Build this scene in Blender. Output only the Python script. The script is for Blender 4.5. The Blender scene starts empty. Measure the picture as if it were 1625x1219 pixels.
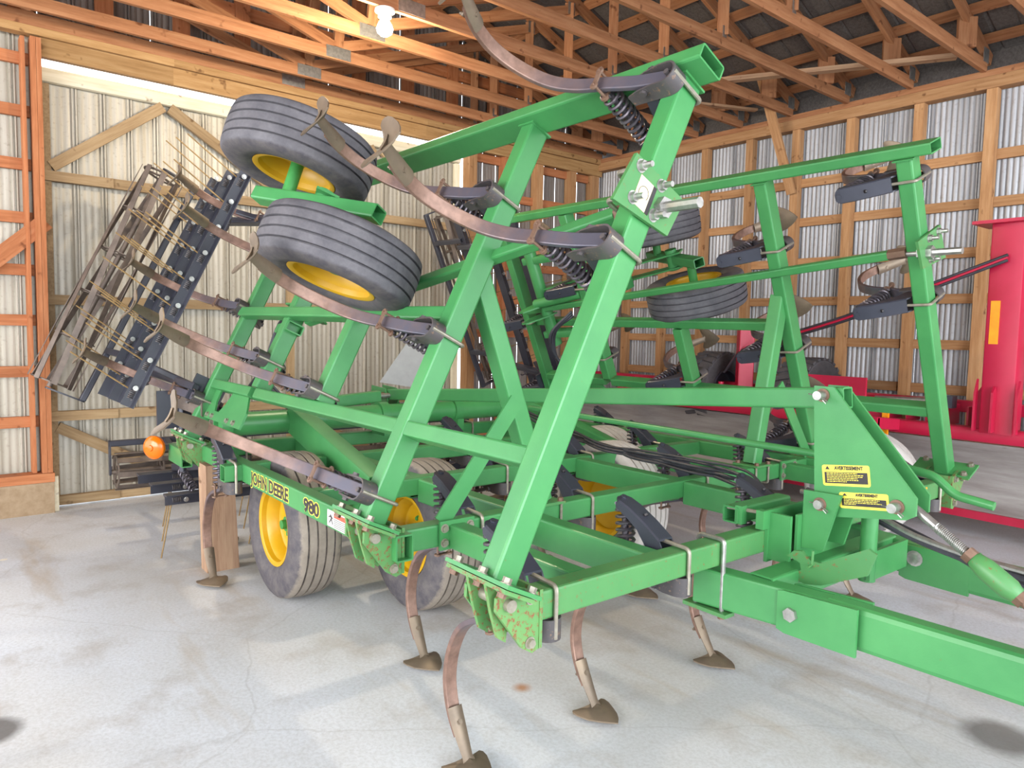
import bpy, math, random
from mathutils import Vector, Matrix
random.seed(7)
V = Vector
S = bpy.context.scene
COL = S.collection

# ------------------------------------------------------------------ camera
YAW, PIT, ROL = math.radians(141.45), math.radians(-4.29), math.radians(1.12)
fw = V((math.cos(YAW)*math.cos(PIT), math.sin(YAW)*math.cos(PIT), math.sin(PIT)))
rt = V((math.sin(YAW), -math.cos(YAW), 0)); up0 = rt.cross(fw)
rt = rt*math.cos(ROL) + up0*math.sin(ROL); up0 = rt.cross(fw)
cd = bpy.data.cameras.new('camera'); cam = bpy.data.objects.new('camera', cd); COL.objects.link(cam)
cd.sensor_width = 36; cd.lens = 1150/1625*36; cd.clip_start = .05; cd.clip_end = 200
cam.matrix_world = Matrix(((rt.x, up0.x, -fw.x, 0), (rt.y, up0.y, -fw.y, 0), (rt.z, up0.z, -fw.z, 1.62), (0, 0, 0, 1)))
S.camera = cam

# ------------------------------------------------------------------ world, exposure
wd = bpy.data.worlds.new('sky'); S.world = wd; wd.use_nodes = True
bg = wd.node_tree.nodes['Background']; bg.inputs[0].default_value = (.86, .93, 1.0, 1); bg.inputs[1].default_value = 2.5
S.view_settings.view_transform = 'Standard'; S.view_settings.look = 'None'
S.view_settings.exposure = 0.95; S.view_settings.gamma = 1
def area(name, loc, target, sx, sy, energy, col):
    l = bpy.data.lights.new(name, 'AREA'); l.shape = 'RECTANGLE'; l.size = sx; l.size_y = sy; l.energy = energy; l.color = col
    o = bpy.data.objects.new(name, l); COL.objects.link(o); o.location = loc
    o.rotation_euler = (V(target)-V(loc)).to_track_quat('-Z', 'Y').to_euler(); return o
# daylight from the open doorway of the shed behind and to the right of the camera
area('doorway_daylight', (6.5, 1.5, 2.2), (-3, 3.0, .8), 6.0, 4.0, 280, (.93, .97, 1.0))
area('side_fill_light', (-2.0, -6.0, 2.6), (-3.5, 3.5, 1.8), 6.0, 3.2, 290, (1.0, .97, .92))  # added fill light from the left side, no real doorway there

# ------------------------------------------------------------------ materials
def lin(h):
    c = [int(h[i:i+2], 16)/255 for i in (0, 2, 4)]
    return tuple((x/12.92 if x <= .04045 else ((x+.055)/1.055)**2.4) for x in c)+(1,)
MATS = {}
class NT:
    def __init__(s, name):
        m = bpy.data.materials.new(name); m.use_nodes = True; s.m = m; s.t = m.node_tree; s.b = s.t.nodes['Principled BSDF']; MATS[name] = m
        s.co = None
    def n(s, typ, **kw):
        x = s.t.nodes.new(typ)
        for k, v in kw.items():
            if k.startswith('i_'):
                key = k[2:]; key = int(key) if key.isdigit() else key.replace('_', ' ')
                x.inputs[key].default_value = v
            else: setattr(x, k, v)
        return x
    def l(s, a, b): s.t.links.new(a, b)
    def coords(s, scale=(1, 1, 1), rnd=True):
        tc = s.n('ShaderNodeTexCoord'); mp = s.n('ShaderNodeMapping'); mp.inputs['Scale'].default_value = scale
        if rnd:
            oi = s.n('ShaderNodeObjectInfo'); mu = s.n('ShaderNodeMath', operation='MULTIPLY', i_1=37.0); s.l(oi.outputs['Random'], mu.inputs[0])
            cb = s.n('ShaderNodeCombineXYZ'); s.l(mu.outputs[0], cb.inputs[0]); s.l(mu.outputs[0], cb.inputs[1]); s.l(cb.outputs[0], mp.inputs['Location'])
        s.l(tc.outputs['Object'], mp.inputs[0]); return mp.outputs[0]
    def noise(s, co, scale, detail=4, rough=.6):
        x = s.n('ShaderNodeTexNoise', i_Scale=scale, i_Detail=detail, i_Roughness=rough); s.l(co, x.inputs['Vector']); return x.outputs['Fac']
    def ramp(s, fac, stops):
        r = s.n('ShaderNodeValToRGB'); e = r.color_ramp.elements
        while len(e) < len(stops): e.new(.5)
        for el, (p, c) in zip(e, stops): el.position = p; el.color = c if not isinstance(c, str) else lin(c)
        s.l(fac, r.inputs[0]); return r.outputs[0]
    def mix(s, fac, a, b, mode='MIX'):
        x = s.n('ShaderNodeMix', data_type='RGBA', blend_type=mode)
        for v, i in ((fac, 0), (a, 6), (b, 7)):
            if isinstance(v, (int, float)): x.inputs[i].default_value = v
            elif isinstance(v, str): x.inputs[i].default_value = lin(v)
            elif isinstance(v, tuple): x.inputs[i].default_value = v
            else: s.l(v, x.inputs[i])
        return x.outputs[2]
    def out(s, col, rough, metal=0, bump=None, bstr=.2, spec=.5, coat=0):
        if isinstance(col, str): s.b.inputs['Base Color'].default_value = lin(col)
        else: s.l(col, s.b.inputs['Base Color'])
        if isinstance(rough, (int, float)): s.b.inputs['Roughness'].default_value = rough
        else: s.l(rough, s.b.inputs['Roughness'])
        s.b.inputs['Metallic'].default_value = metal; s.b.inputs['Specular IOR Level'].default_value = spec
        s.b.inputs['Coat Weight'].default_value = coat
        if bump is not None:
            bp = s.n('ShaderNodeBump', i_Strength=bstr, i_Distance=.01); s.l(bump, bp.inputs['Height']); s.l(bp.outputs[0], s.b.inputs['Normal'])
        return s.m
def paint(name, c1, c2, rust='7a4a2c', rough=.38, wear=.70, dust=None):
    t = NT(name); co = t.coords()
    base = t.ramp(t.noise(co, 3.0), [(.3, c1), (.7, c2)])
    rm = t.ramp(t.noise(co, 55, 6, .75), [(wear, (0, 0, 0, 1)), (wear+.06, (1, 1, 1, 1))])
    c = t.mix(rm, base, rust)
    if dust: c = t.mix(t.ramp(t.noise(co, 6, 5), [(.45, (0, 0, 0, 1)), (.75, (.6, .6, .6, 1))]), c, dust)
    return t.out(c, rough, bump=t.noise(co, 140, 2), bstr=.03)
def simple(name, c1, c2, rough=.5, metal=0, scale=12, bstr=0, spec=.5):
    t = NT(name); co = t.coords(); n = t.noise(co, scale)
    return t.out(t.ramp(n, [(.3, c1), (.7, c2)]), rough, metal, bump=n if bstr else None, bstr=bstr, spec=spec)
def wood(name, c1, c2, c3, sc=1.0):
    t = NT(name); co = t.coords((1.2*sc, 16*sc, 16*sc)); n = t.noise(co, 2.2, 6, .65)
    col = t.ramp(n, [(.28, c1), (.5, c2), (.75, c3)])
    co2 = t.coords((1, 1, 1)); kn = t.ramp(t.noise(co2, 9, 2), [(.66, (1, 1, 1, 1)), (.74, (.45, .38, .34, 1))])
    col = t.mix(1.0, col, kn, 'MULTIPLY')
    oi = t.n('ShaderNodeObjectInfo'); mr = t.n('ShaderNodeMapRange', i_3=.82, i_4=1.12); t.l(oi.outputs['Random'], mr.inputs[0])
    hs = t.n('ShaderNodeHueSaturation'); t.l(mr.outputs[0], hs.inputs['Value']); t.l(col, hs.inputs['Color'])
    return t.out(hs.outputs[0], .75, bump=n, bstr=.15, spec=.25)
paint('green_paint', '397e47', '488f52', rust='5f6a38', rough=.36, wear=.66)
paint('green_worn', '437e48', '52884e', rust='7c5230', wear=.60, rough=.45)
paint('yellow_paint', 'bd9010', 'cb9c14', rust='70441c', wear=.68, rough=.4)
paint('red_paint', 'b01436', 'be1a42', rust='7a2030', rough=.42, wear=.75)
paint('black_paint', '2d2e37', '3a3b46', rust='55504a', rough=.35, wear=.66)
paint('black_rusty', '3c383a', '565050', rust='7a5f4c', rough=.45, wear=.58)
paint('green_rusty', '4a8448', '648c50', rust='7a4c2e', wear=.535, rough=.5)
simple('galvanized', '9a9894', 'c0beba', rough=.35, metal=.85, scale=30)
simple('zinc_dull', '8f8779', 'a9a294', rough=.42, metal=.6, scale=30)
simple('sweep_steel', '6c5f52', '867562', rough=.5, metal=.45, scale=8)
simple('rusty_steel', '6b5142', '856a5a', rough=.5, metal=.3, scale=18)
simple('tine_rust', '7e643f', '9a7e50', rough=.6, metal=.2, scale=20)
simple('basket_steel', '5a504a', '7c6e64', rough=.5, metal=.4, scale=10)
simple('spring_steel', '4a4650', '6c656a', rough=.35, metal=.6, scale=20)
simple('hose_rubber', '2a2a30', '3c3c44', rough=.45)
simple('hub_green', '2f7a38', '3c8f45', rough=.5)
simple('cream_decal', 'cdbf9c', 'd6c8a6', rough=.5)
simple('decal_yellow', 'f2dc4a', 'f6e35a', rough=.45)
simple('decal_black', '2a2628', '332e30', rough=.45)
simple('decal_white', 'e8e4de', 'f2eee8', rough=.5)
simple('decal_red', 'd8503c', 'e05a44', rough=.5)
simple('reflector_orange', 'f0900c', 'f8a010', rough=.35)
simple('grey_panel', '8f8f8f', '9a9a9a', rough=.5)
simple('blade_steel', '77706c', '9c9590', rough=.42, metal=.6, scale=3)
wood('wood_truss', '845639', '9c6a48', 'ac7e5a')
wood('wood_red', '965c3a', 'ae6e48', 'bc825c')
wood('wood_stud', '946a46', 'ac8058', 'bc946c')
wood('wood_door', '8a7052', 'a08664', 'b29a78')
wood('wood_header', '8e6a42', 'a47e52', 'b59266')
wood('wood_white', 'cfc3a6', 'ded4ba', 'e8e0cc')
wood('wood_block', '846650', 'a08068', 'b29478')
wood('wood_grey', '8c6b52', 'a58468', 'b59878')
# shank: bare rusty steel, blued towards the clamp (the local origin is the tool bar)
t = NT('shank_steel'); co = t.coords()
sx = t.n('ShaderNodeSeparateXYZ'); tc = t.n('ShaderNodeTexCoord'); t.l(tc.outputs['Object'], sx.inputs[0])
nz = t.noise(co, 14); ad = t.n('ShaderNodeMath', operation='MULTIPLY_ADD', i_1=.22); t.l(nz, ad.inputs[0]); t.l(sx.outputs[2], ad.inputs[2])
mr = t.n('ShaderNodeMapRange', i_1=-.22, i_2=.0); t.l(ad.outputs[0], mr.inputs[0])
base = t.ramp(t.noise(co, 25), [(.3, '6e5448'), (.7, '8f7062')])
t.out(t.mix(mr.outputs[0], base, '595763'), .42, .35, bump=nz, bstr=.05)
# tyres: object space, axle = local Y
def tyre(name, side1, side2, tread1, tread2, r0):
    t = NT(name); co = t.coords(rnd=False); tc = t.n('ShaderNodeTexCoord'); sp = t.n('ShaderNodeSeparateXYZ'); t.l(tc.outputs['Object'], sp.inputs[0])
    cb = t.n('ShaderNodeCombineXYZ'); t.l(sp.outputs[0], cb.inputs[0]); t.l(sp.outputs[2], cb.inputs[2])
    ln = t.n('ShaderNodeVectorMath', operation='LENGTH'); t.l(cb.outputs[0], ln.inputs[0])
    nz = t.noise(co, 16, 5, .7); ad = t.n('ShaderNodeMath', operation='MULTIPLY_ADD', i_1=.03); t.l(nz, ad.inputs[0]); t.l(ln.outputs['Value'], ad.inputs[2])
    mr = t.n('ShaderNodeMapRange', i_1=r0, i_2=r0+.012); t.l(ad.outputs[0], mr.inputs[0])
    s = t.ramp(nz, [(.35, side1), (.7, side2)]); d = t.ramp(t.noise(co, 7, 5, .7), [(.35, tread1), (.7, tread2)])
    c = t.mix(mr.outputs[0], s, d)
    return t.out(c, .72, bump=t.noise(co, 60, 3), bstr=.1, spec=.3)
tyre('tyre_dusty', '4a464c', '66605f', '80766b', '988d81', .426)
tyre('tyre_pale', '6b6866', '8b8583', 'b9b2ac', 'cac4be', .38)
tyre('tyre_dark', '47444a', '625d5b', '4f4d52', '6a676b', .356)
tyre('tyre_lug', '3d3a3c', '4d494a', '48464a', '5e5a5c', .40)
simple('tyre_groove', '3a3032', '483a38', rough=.9, spec=.2)
# corrugated steel
def sheet(name, c1, c2, c3, metal, rough, streak=1.0):
    t = NT(name); co = t.coords((9, 9, .35)); n = t.noise(co, 1.6, 5, .6); co2 = t.coords((1, 1, 1)); n2 = t.noise(co2, 26, 4, .7)
    c = t.ramp(n, [(.3, c1), (.5, c2), (.72, c3)])
    c = t.mix(t.ramp(n2, [(.56, (0, 0, 0, 1)), (.72, (.35, .35, .35, 1))]), c, '6a5a48')
    return t.out(c, rough, metal, spec=.4)
sheet('siding_warm', 'a09888', 'b2ab9d', 'c0baae', .3, .5)
sheet('siding_cool', '8f8f92', 'a6a6a9', 'bcbcc0', .35, .45)
sheet('siding_grey', '787068', '8c8580', '9a948e', .3, .5)
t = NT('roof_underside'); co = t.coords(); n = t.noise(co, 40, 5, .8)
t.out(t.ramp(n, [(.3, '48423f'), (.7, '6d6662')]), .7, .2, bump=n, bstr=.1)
t = NT('far_blade_steel'); co = t.coords((.6, 1, 6)); n = t.noise(co, 2, 6, .7); co2 = t.coords()
c = t.ramp(n, [(.3, '8a817d'), (.6, 'aaa4a0'), (.8, 'bdb8b5')])
c = t.mix(t.ramp(t.noise(co2, 3.5, 6, .75), [(.62, (0, 0, 0, 1)), (.70, (.8, .8, .8, 1))]), c, '6b5644')
t.out(c, .45, .25)
# concrete floor
t = NT('concrete'); co = t.coords(rnd=False)
a = t.noise(co, .55, 5, .6); b = t.noise(co, 2.6, 6, .65); c_ = t.noise(co, 60, 3, .7)
col = t.ramp(a, [(.30, 'b9b7b4'), (.48, 'c8c9cc'), (.68, 'd4d8e0')])
col = t.mix(t.ramp(b, [(.52, (0, 0, 0, 1)), (.72, (.5, .5, .5, 1))]), col, '9d9184')
mpn = t.n('ShaderNodeMapping'); mpn.inputs['Scale'].default_value = (.5, 2.6, 1); mpn.inputs['Rotation'].default_value = (0, 0, math.radians(-8)); t.l(co, mpn.inputs[0])
col = t.mix(t.ramp(t.noise(mpn.outputs[0], .9, 4, .6), [(.58, (0, 0, 0, 1)), (.72, (.55, .55, .55, 1))]), col, 'a58a60')
col = t.mix(t.ramp(c_, [(.35, (.25, .25, .25, 1)), (.6, (0, 0, 0, 1))]), col, '8a857f')
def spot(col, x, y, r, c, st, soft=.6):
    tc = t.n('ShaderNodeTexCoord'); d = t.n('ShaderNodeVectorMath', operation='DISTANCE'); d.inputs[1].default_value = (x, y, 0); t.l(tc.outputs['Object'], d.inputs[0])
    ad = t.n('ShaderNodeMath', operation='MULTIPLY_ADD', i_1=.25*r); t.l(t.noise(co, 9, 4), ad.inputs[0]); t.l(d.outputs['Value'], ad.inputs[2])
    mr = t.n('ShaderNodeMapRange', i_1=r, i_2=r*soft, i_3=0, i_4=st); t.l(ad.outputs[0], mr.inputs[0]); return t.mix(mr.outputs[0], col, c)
for s_ in [(-2.401, 2.085, .06, 'a5692e', .8, .3), (-3.40, .18, .15, '565250', .85, .7), (-.90, 3.37, .20, '6b6865', .85, .6), (-5.875, .43, .03, 'ded6c4', .9, .8), (-3.4, 2.4, .6, '8c7458', .35, .2), (-2.7, 3.0, .6, '8f7858', .35, .2), (-4.9, 2.0, .7, '8f8068', .35, .2)]:  # last three: warm brown shadow under the cultivator, painted into the concrete
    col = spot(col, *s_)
vo = t.n('ShaderNodeTexVoronoi', feature='DISTANCE_TO_EDGE', i_Scale=.55)
wv = t.n('ShaderNodeMix', data_type='VECTOR', i_0=.12); nzc = t.n('ShaderNodeTexNoise', i_Scale=3.0, i_Detail=5); t.l(co, nzc.inputs['Vector']); t.l(co, wv.inputs[4]); t.l(nzc.outputs['Color'], wv.inputs[5]); t.l(wv.outputs[1], vo.inputs['Vector'])
col = t.mix(t.ramp(vo.outputs['Distance'], [(.0, (.2, .2, .2, 1)), (.0015, (0, 0, 0, 1))]), col, '807a74')
ro = t.n('ShaderNodeMapRange', i_3=.42, i_4=.7); t.l(b, ro.inputs[0])
t.out(col, ro.outputs[0], bump=c_, bstr=.06, spec=.35)
simple('concrete_curb', '8a7358', 'a08a70', rough=.85, scale=14, bstr=.2)
t = NT('amber_lens'); t.b.inputs['Base Color'].default_value = lin('e06a0c'); t.b.inputs['Roughness'].default_value = .15
t = NT('lamp_glass'); t.b.inputs['Emission Color'].default_value = (1, .86, .62, 1); t.b.inputs['Emission Strength'].default_value = 40; t.b.inputs['Base Color'].default_value = (1, 1, 1, 1)
simple('lamp_shade_white', 'dcdcd8', 'ecebe6', rough=.5)

# ------------------------------------------------------------------ geometry helpers
class G:
    def __init__(s): s.v = []; s.f = []
    def add(s, vs, fs, M=None):
        o = len(s.v); s.v += [(M @ V(p)) if M else V(p) for p in vs]; s.f += [tuple(i+o for i in f) for f in fs]; return s
    def box(s, a, b, M=None):
        (x0, y0, z0), (x1, y1, z1) = a, b
        return s.add([(x0, y0, z0), (x1, y0, z0), (x1, y1, z0), (x0, y1, z0), (x0, y0, z1), (x1, y0, z1), (x1, y1, z1), (x0, y1, z1)],
                     [(0, 3, 2, 1), (4, 5, 6, 7), (0, 1, 5, 4), (1, 2, 6, 5), (2, 3, 7, 6), (3, 0, 4, 7)], M)
    def rings(s, rings, closed=True, caps=(True, True), loop=False):
        n = len(rings[0]); o = len(s.v)
        for r in rings: s.v += [V(p) for p in r]
        m = len(rings)
        for i in range(m if loop else m-1):
            j = (i+1) % m
            for k in range(n if closed else n-1):
                l = (k+1) % n; s.f.append((o+i*n+k, o+i*n+l, o+j*n+l, o+j*n+k))
        if not loop and closed:
            if caps[0]: s.f.append(tuple(o+k for k in reversed(range(n))))
            if caps[1]: s.f.append(tuple(o+(m-1)*n+k for k in range(n)))
        return s
    def sweep(s, path, prof, up=(0, 0, 1), loop=False):
        """prof: list of (a,b): a along side vector, b along up-ish vector"""
        pts = [V(p) for p in path]; up = V(up); R = []; n = len(pts)
        side = None
        for i, p in enumerate(pts):
            if loop: d = (pts[(i+1) % n]-pts[i-1])
            else: d = pts[min(i+1, n-1)]-pts[max(i-1, 0)]
            d.normalize()
            if side is None:
                u = up - d*up.dot(d)
                if u.length < 1e-4: u = d.orthogonal()
                u.normalize()
            else:
                u = u - d*u.dot(d); u.normalize()
            side = u.cross(d)
            k = 1.0
            if 0 < i < n-1 or loop:
                d1 = (pts[i]-pts[i-1]).normalized(); d2 = (pts[(i+1) % n]-pts[i]).normalized(); c = max(.35, ((1+d1.dot(d2))/2)**.5)
            R.append([p+side*a+u*b for a, b in prof])
        return s.rings(R, loop=loop)
    def rod(s, path, r, n=8, loop=False):
        return s.sweep(path, [(r*math.cos(2*math.pi*i/n), r*math.sin(2*math.pi*i/n)) for i in range(n)], up=(.13, .27, .95), loop=loop)
    def cyl(s, a, b, r, r2=None, n=14, caps=(True, True)):
        a, b = V(a), V(b); d = (b-a).normalized(); u = d.orthogonal().normalized(); w = d.cross(u); r2 = r if r2 is None else r2
        ring = lambda c, q: [c+(u*math.cos(2*math.pi*i/n)+w*math.sin(2*math.pi*i/n))*q for i in range(n)]
        return s.rings([ring(a, r), ring(b, r2)], caps=caps)
    def prism(s, poly, d, M=None):
        """poly in local xy, extruded from z=0 to z=d"""
        n = len(poly)
        return s.add([(x, y, 0) for x, y in poly]+[(x, y, d) for x, y in poly],
                     [tuple(reversed(range(n))), tuple(range(n, 2*n))]+[(i, (i+1) % n, n+(i+1) % n, n+i) for i in range(n)], M)
    def lathe(s, prof, n=48):
        """prof (r, y) closed list, about local Y"""
        R = [[(r*math.cos(2*math.pi*i/n), y, r*math.sin(2*math.pi*i/n)) for r, y in prof] for i in range(n)]
        return s.rings(R, loop=True)
    def bolt(s, p, d, r=.012, h=.010, shank=0):
        p, d = V(p), V(d).normalized(); s.cyl(p, p+d*.002, r*1.35, n=12); s.cyl(p+d*.002, p+d*(.002+h), r, n=6)
        if shank: s.cyl(p+d*h, p+d*(h+shank), r*.58, n=8)
        return s
    def helix(s, a, b, R, wire, turns, seg=14, n=6):
        a, b = V(a), V(b); d = (b-a).normalized(); u = d.orthogonal().normalized(); w = d.cross(u); N = int(turns*seg)
        return s.rod([a+(b-a)*(i/N)+(u*math.cos(2*math.pi*i/seg)+w*math.sin(2*math.pi*i/seg))*R for i in range(N+1)], wire, n)
    def mesh(s, name, smooth=True, ang=38):
        m = bpy.data.meshes.new(name); m.from_pydata([tuple(p) for p in s.v], [], s.f); m.validate()
        if smooth:
            m.polygons.foreach_set('use_smooth', [True]*len(m.polygons)); m.set_sharp_from_angle(angle=math.radians(ang))
        m.update(); return m
WM = {}
def put(name, mesh, mat, parent=None, M=None, **props):
    o = bpy.data.objects.new(name, mesh); COL.objects.link(o); M = M or Matrix()
    if isinstance(mesh, bpy.types.Mesh) and mat and not mesh.materials: mesh.materials.append(MATS[mat])
    if parent: o.parent = parent; o.matrix_basis = WM[parent].inverted() @ M
    else: o.matrix_basis = M
    WM[o] = M
    for k, v in props.items(): o[k] = v
    return o
def G2(name, g, mat, parent, M=None, ang=38, **k): return put(name, g.mesh(name, True, ang), mat, parent, M, **k)
def empty(name, loc, **props):
    return put(name, None, None, None, Matrix.Translation(loc), **props)
def frame(p0, p1, up=(0, 0, 1)):
    p0, p1 = V(p0), V(p1); x = (p1-p0).normalized(); u = V(up); z = u-x*u.dot(x)
    if z.length < 1e-4: z = x.orthogonal()
    z.normalize(); y = z.cross(x)
    return Matrix(((x.x, y.x, z.x, p0.x), (x.y, y.y, z.y, p0.y), (x.z, y.z, z.z, p0.z), (0, 0, 0, 1))), (p1-p0).length
def rrect(w, h, r, k=3):
    o = []
    for cx, cy, a0 in ((w/2-r, h/2-r, 0), (-w/2+r, h/2-r, 90), (-w/2+r, -h/2+r, 180), (w/2-r, -h/2+r, 270)):
        for i in range(k):
            a = math.radians(a0+90*i/(k-1)); o.append((cx+r*math.cos(a), cy+r*math.sin(a)))
    return o
def tube(L, w, h, r=.012, wall=.007, hollow=True):
    g = G(); P = rrect(w, h, r)
    if not hollow: return g.rings([[(0, a, b) for a, b in P], [(L, a, b) for a, b in P]])
    Q = rrect(w-2*wall, h-2*wall, max(r-wall, .003)); dp = min(.25, L*.45)
    return g.rings([[(x, a, b) for a, b in pr] for x, pr in ((dp, Q), (0, Q), (0, P), (L, P), (L, Q), (L-dp, Q))], caps=(True, True))
def beam(name, p0, p1, w, h, mat, parent, up=(0, 0, 1), r=.009, hollow=True, **k):
    M, L = frame(p0, p1, up); return G2(name, tube(L, w, h, r, hollow=hollow), mat, parent, M, ang=18, **k)
def board(name, p0, p1, w, h, mat, parent, up=(0, 0, 1), **k):
    """p0,p1 = ends of the centre line in the parent's frame; w across, h along up"""
    M, L = frame(p0, p1, up); g = G().box((0, -w/2, -h/2), (L, w/2, h/2))
    return put(name, g.mesh(name, smooth=False), mat, parent, (WM[parent] @ M) if parent else M, **k)
def bez(pts, n=8):
    """Catmull-Rom through points"""
    P = [V(p) for p in pts]; P = [P[0]*2-P[1]]+P+[P[-1]*2-P[-2]]; o = []
    for i in range(1, len(P)-2):
        for k in range(n):
            t = k/n; a, b, c, d = P[i-1:i+3]
            o.append(.5*((2*b)+(c-a)*t+(2*a-5*b+4*c-d)*t*t+(3*b-a-3*c+d)*t*t*t))
    o.append(P[-2]); return o
def text(name, body, size, mat, parent, M, offset=0, extrude=.0004, sx=1.0):
    cu = bpy.data.curves.new(name, 'FONT'); cu.body = body; cu.size = size; cu.offset = offset; cu.extrude = extrude; cu.align_x = 'CENTER'; cu.align_y = 'CENTER'
    cu.resolution_u = 3
    o = bpy.data.objects.new(name, cu); COL.objects.link(o); dg = bpy.context.evaluated_depsgraph_get()
    m = bpy.data.meshes.new_from_object(o.evaluated_get(dg)); bpy.data.objects.remove(o); m.transform(Matrix.Diagonal((sx, 1, 1, 1)))
    return put(name, m, mat, parent, M)
def plane_M(o, x, y):
    """matrix with local x, y axes given (z = x cross y)"""
    x, y = V(x).normalized(), V(y).normalized(); z = x.cross(y); o = V(o)
    return Matrix(((x.x, y.x, z.x, o.x), (x.y, y.y, z.y, o.y), (x.z, y.z, z.z, o.z), (0, 0, 0, 1)))

# ------------------------------------------------------------------ the shed (its own frame, turned 1.1 degrees)
BM = Matrix.Rotation(math.radians(1.1), 4, 'Z')
def struct(name, g, mat, smooth=False): 
    return put(name, g.mesh(name, smooth), mat, None, BM, kind='structure')
floor = struct('floor', G().box((-16, -12, -.15), (12, 14, 0)), 'concrete')
XL, YR = -7.247, 7.443
zroof = lambda y: 4.325+.385*(7.171-y) if y > .8 else 4.325+.385*(7.171-1.6+y)
def corr(n, pitch, depth, big=0, bigd=0):
    """corrugation profile: list of (along, out)"""
    o = []
    for i in range(n):
        x = i*pitch
        if big and i % big == 0: o += [(x, 0), (x+.15*pitch, bigd), (x+.35*pitch, bigd), (x+.42*pitch, depth*.2), (x+.58*pitch, depth*.2), (x+.65*pitch, bigd), (x+.85*pitch, bigd)]
        else: o += [(x, 0), (x+.25*pitch, depth*.8), (x+.5*pitch, depth), (x+.75*pitch, depth*.8)]
    o.append((n*pitch, 0)); return o
def siding(parent, y0, y1, z0, zt, x, mat, axis='y', pitch=.054, big=4, depth=.010, bigd=.022, name='siding_sheet', width=.864, gap=.004):
    k = round(width/pitch); y = y0
    while y < y1-.02:
        w = min(width, y1-y); pr = [p for p in corr(k, pitch, depth, big, bigd) if p[0] <= w-gap]+[(w-gap, 0)]; g = G()
        r0, r1 = [], []
        for a, d in pr:
            top = zt(y+a) if callable(zt) else zt
            q = (lambda z: (x+d, y+a, z)) if axis == 'y' else (lambda z: (y+a, x-d, z))
            r0.append(q(z0)); r1.append(q(top))
        g.rings([r0, r1], closed=False)
        put(name, g.mesh(name, True, 50), mat, parent, BM); y += width
# ---- left (gable) wall
wall_left = struct('wall_left', G().box((-7.36, -3, 0), (-7.10, .887, .262)).box((-7.36, 5.2, 0), (-7.14, 7.55, .20)), 'concrete_curb')
siding(wall_left, -.84, .88, .26, 4.02, -7.335, 'siding_warm', depth=.006, gap=-.01)
siding(wall_left, -.84, 7.5, 4.0, lambda y: zroof(y)+.1, -7.335, 'siding_grey', width=.864)
for y in [5.33+.205*i for i in range(11)]:
    siding(wall_left, y, y+.198, .2, 4.0, -7.335, 'siding_grey', pitch=.0495, big=0, depth=.005, width=.198, gap=0)
for z in (3.75, 3.33, 2.90, 2.466, 2.037, 1.62, 1.19, .765):
    board('girt', (-7.285, -3, z), (-7.285, .81, z), .04, .092, 'wood_red', wall_left)
board('sill', (-7.19, -3, .30), (-7.19, .895, .30), .16, .075, 'wood_red', wall_left)
for y, w in ((.828, .036), (.866, .036), (.762, .03)):
    board('post', (-7.19-(.05 if w < .033 else 0), y, .34), (-7.19-(.05 if w < .033 else 0), y, 3.90), .13, w, 'wood_red', wall_left, up=(0, 1, 0))
board('brace', (-7.20, .89, 2.44), (-7.20, -.6, 1.01), .04, .13, 'wood_red', wall_left)
board('post', (-7.22, 5.26, .05), (-7.22, 5.26, 3.90), .14, .11, 'wood_stud', wall_left, up=(0, 1, 0))
for y, w in ((6.37, .11), (6.97, .11), (7.40, .14), (5.80, .06)):
    board('stud', (-7.25, y, .1), (-7.25, y, 3.92), .12, w, 'wood_stud' if w > .1 else 'wood_red', wall_left, up=(0, 1, 0))
for z in (3.72, 3.29, 2.86, 2.43, 2.0, 1.57, 1.14, .7, .3):
    board('girt', (-7.29, 5.3, z), (-7.29, 7.44, z), .04, .10, 'wood_red', wall_left)
for y0, y1 in ((-3, 1.9), (1.9, 4.6), (4.6, 7.5)):
    board('header_board', (-7.20, max(y0, .885), 3.842), (-7.20, min(y1, 7.5), 3.842), .06, .150, 'wood_header', wall_left)
    board('plate', (-7.19, y0, 3.966), (-7.19, y1, 3.966), .10, .092, 'wood_header', wall_left)
board('plate', (-7.20, -3, 4.05), (-7.20, 7.5, 4.05), .05, .07, 'wood_truss', wall_left)
for y in (.14, .75, 1.37, 2.0, 2.557, 3.19, 3.80, 4.41, 5.02, 5.63, 6.24):
    board('stud', (-7.27, y, 4.02), (-7.27, y, zroof(y)-.1), .05, .14, 'wood_red', wall_left, up=(0, 1, 0))
for z in (4.62, 5.2, 5.8):
    ye = 7.171-(z+.1-4.325)/.385
    board('girt', (-7.29, -1, z), (-7.29, ye, z), .04, .12, 'wood_red', wall_left)
# ---- sliding door hung outside the left wall
DX = -7.33
door = struct('door_1', G().box((DX-.02, .887, .02), (DX+.02, .955, 3.60)), 'wood_door')
siding(door, .90, 5.18, .03, 3.64, DX-.05, 'siding_warm', big=4, depth=.006, gap=-.01)
g = G(); M, L = frame((DX-.005, .880, 3.672), (DX-.005, 5.18, 3.672))
put('top_rail', tube(L, .07, .125, .03, hollow=False).mesh('top_rail'), 'wood_white', door, BM @ M)
for z, h in ((2.84, .085), (1.80, .085), (.795, .085), (.055, .08)):
    board('rail', (DX+.012, .892, z), (DX+.012, 3.1, z), .045, h, 'wood_door', door); board('rail', (DX+.012, 3.1, z), (DX+.012, 5.15, z), .045, h, 'wood_door', door)
    board('splice_board', (DX+.04, .90, z), (DX+.04, 1.42, z), .012, h*.98, 'wood_door', door)
board('stile', (DX, 3.05, .02), (DX, 3.05, 3.6), .04, .08, 'wood_door', door, up=(0, 1, 0)); board('stile', (DX, 5.14, .02), (DX, 5.14, 3.6), .05, .07, 'wood_white', door, up=(0, 1, 0))
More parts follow.
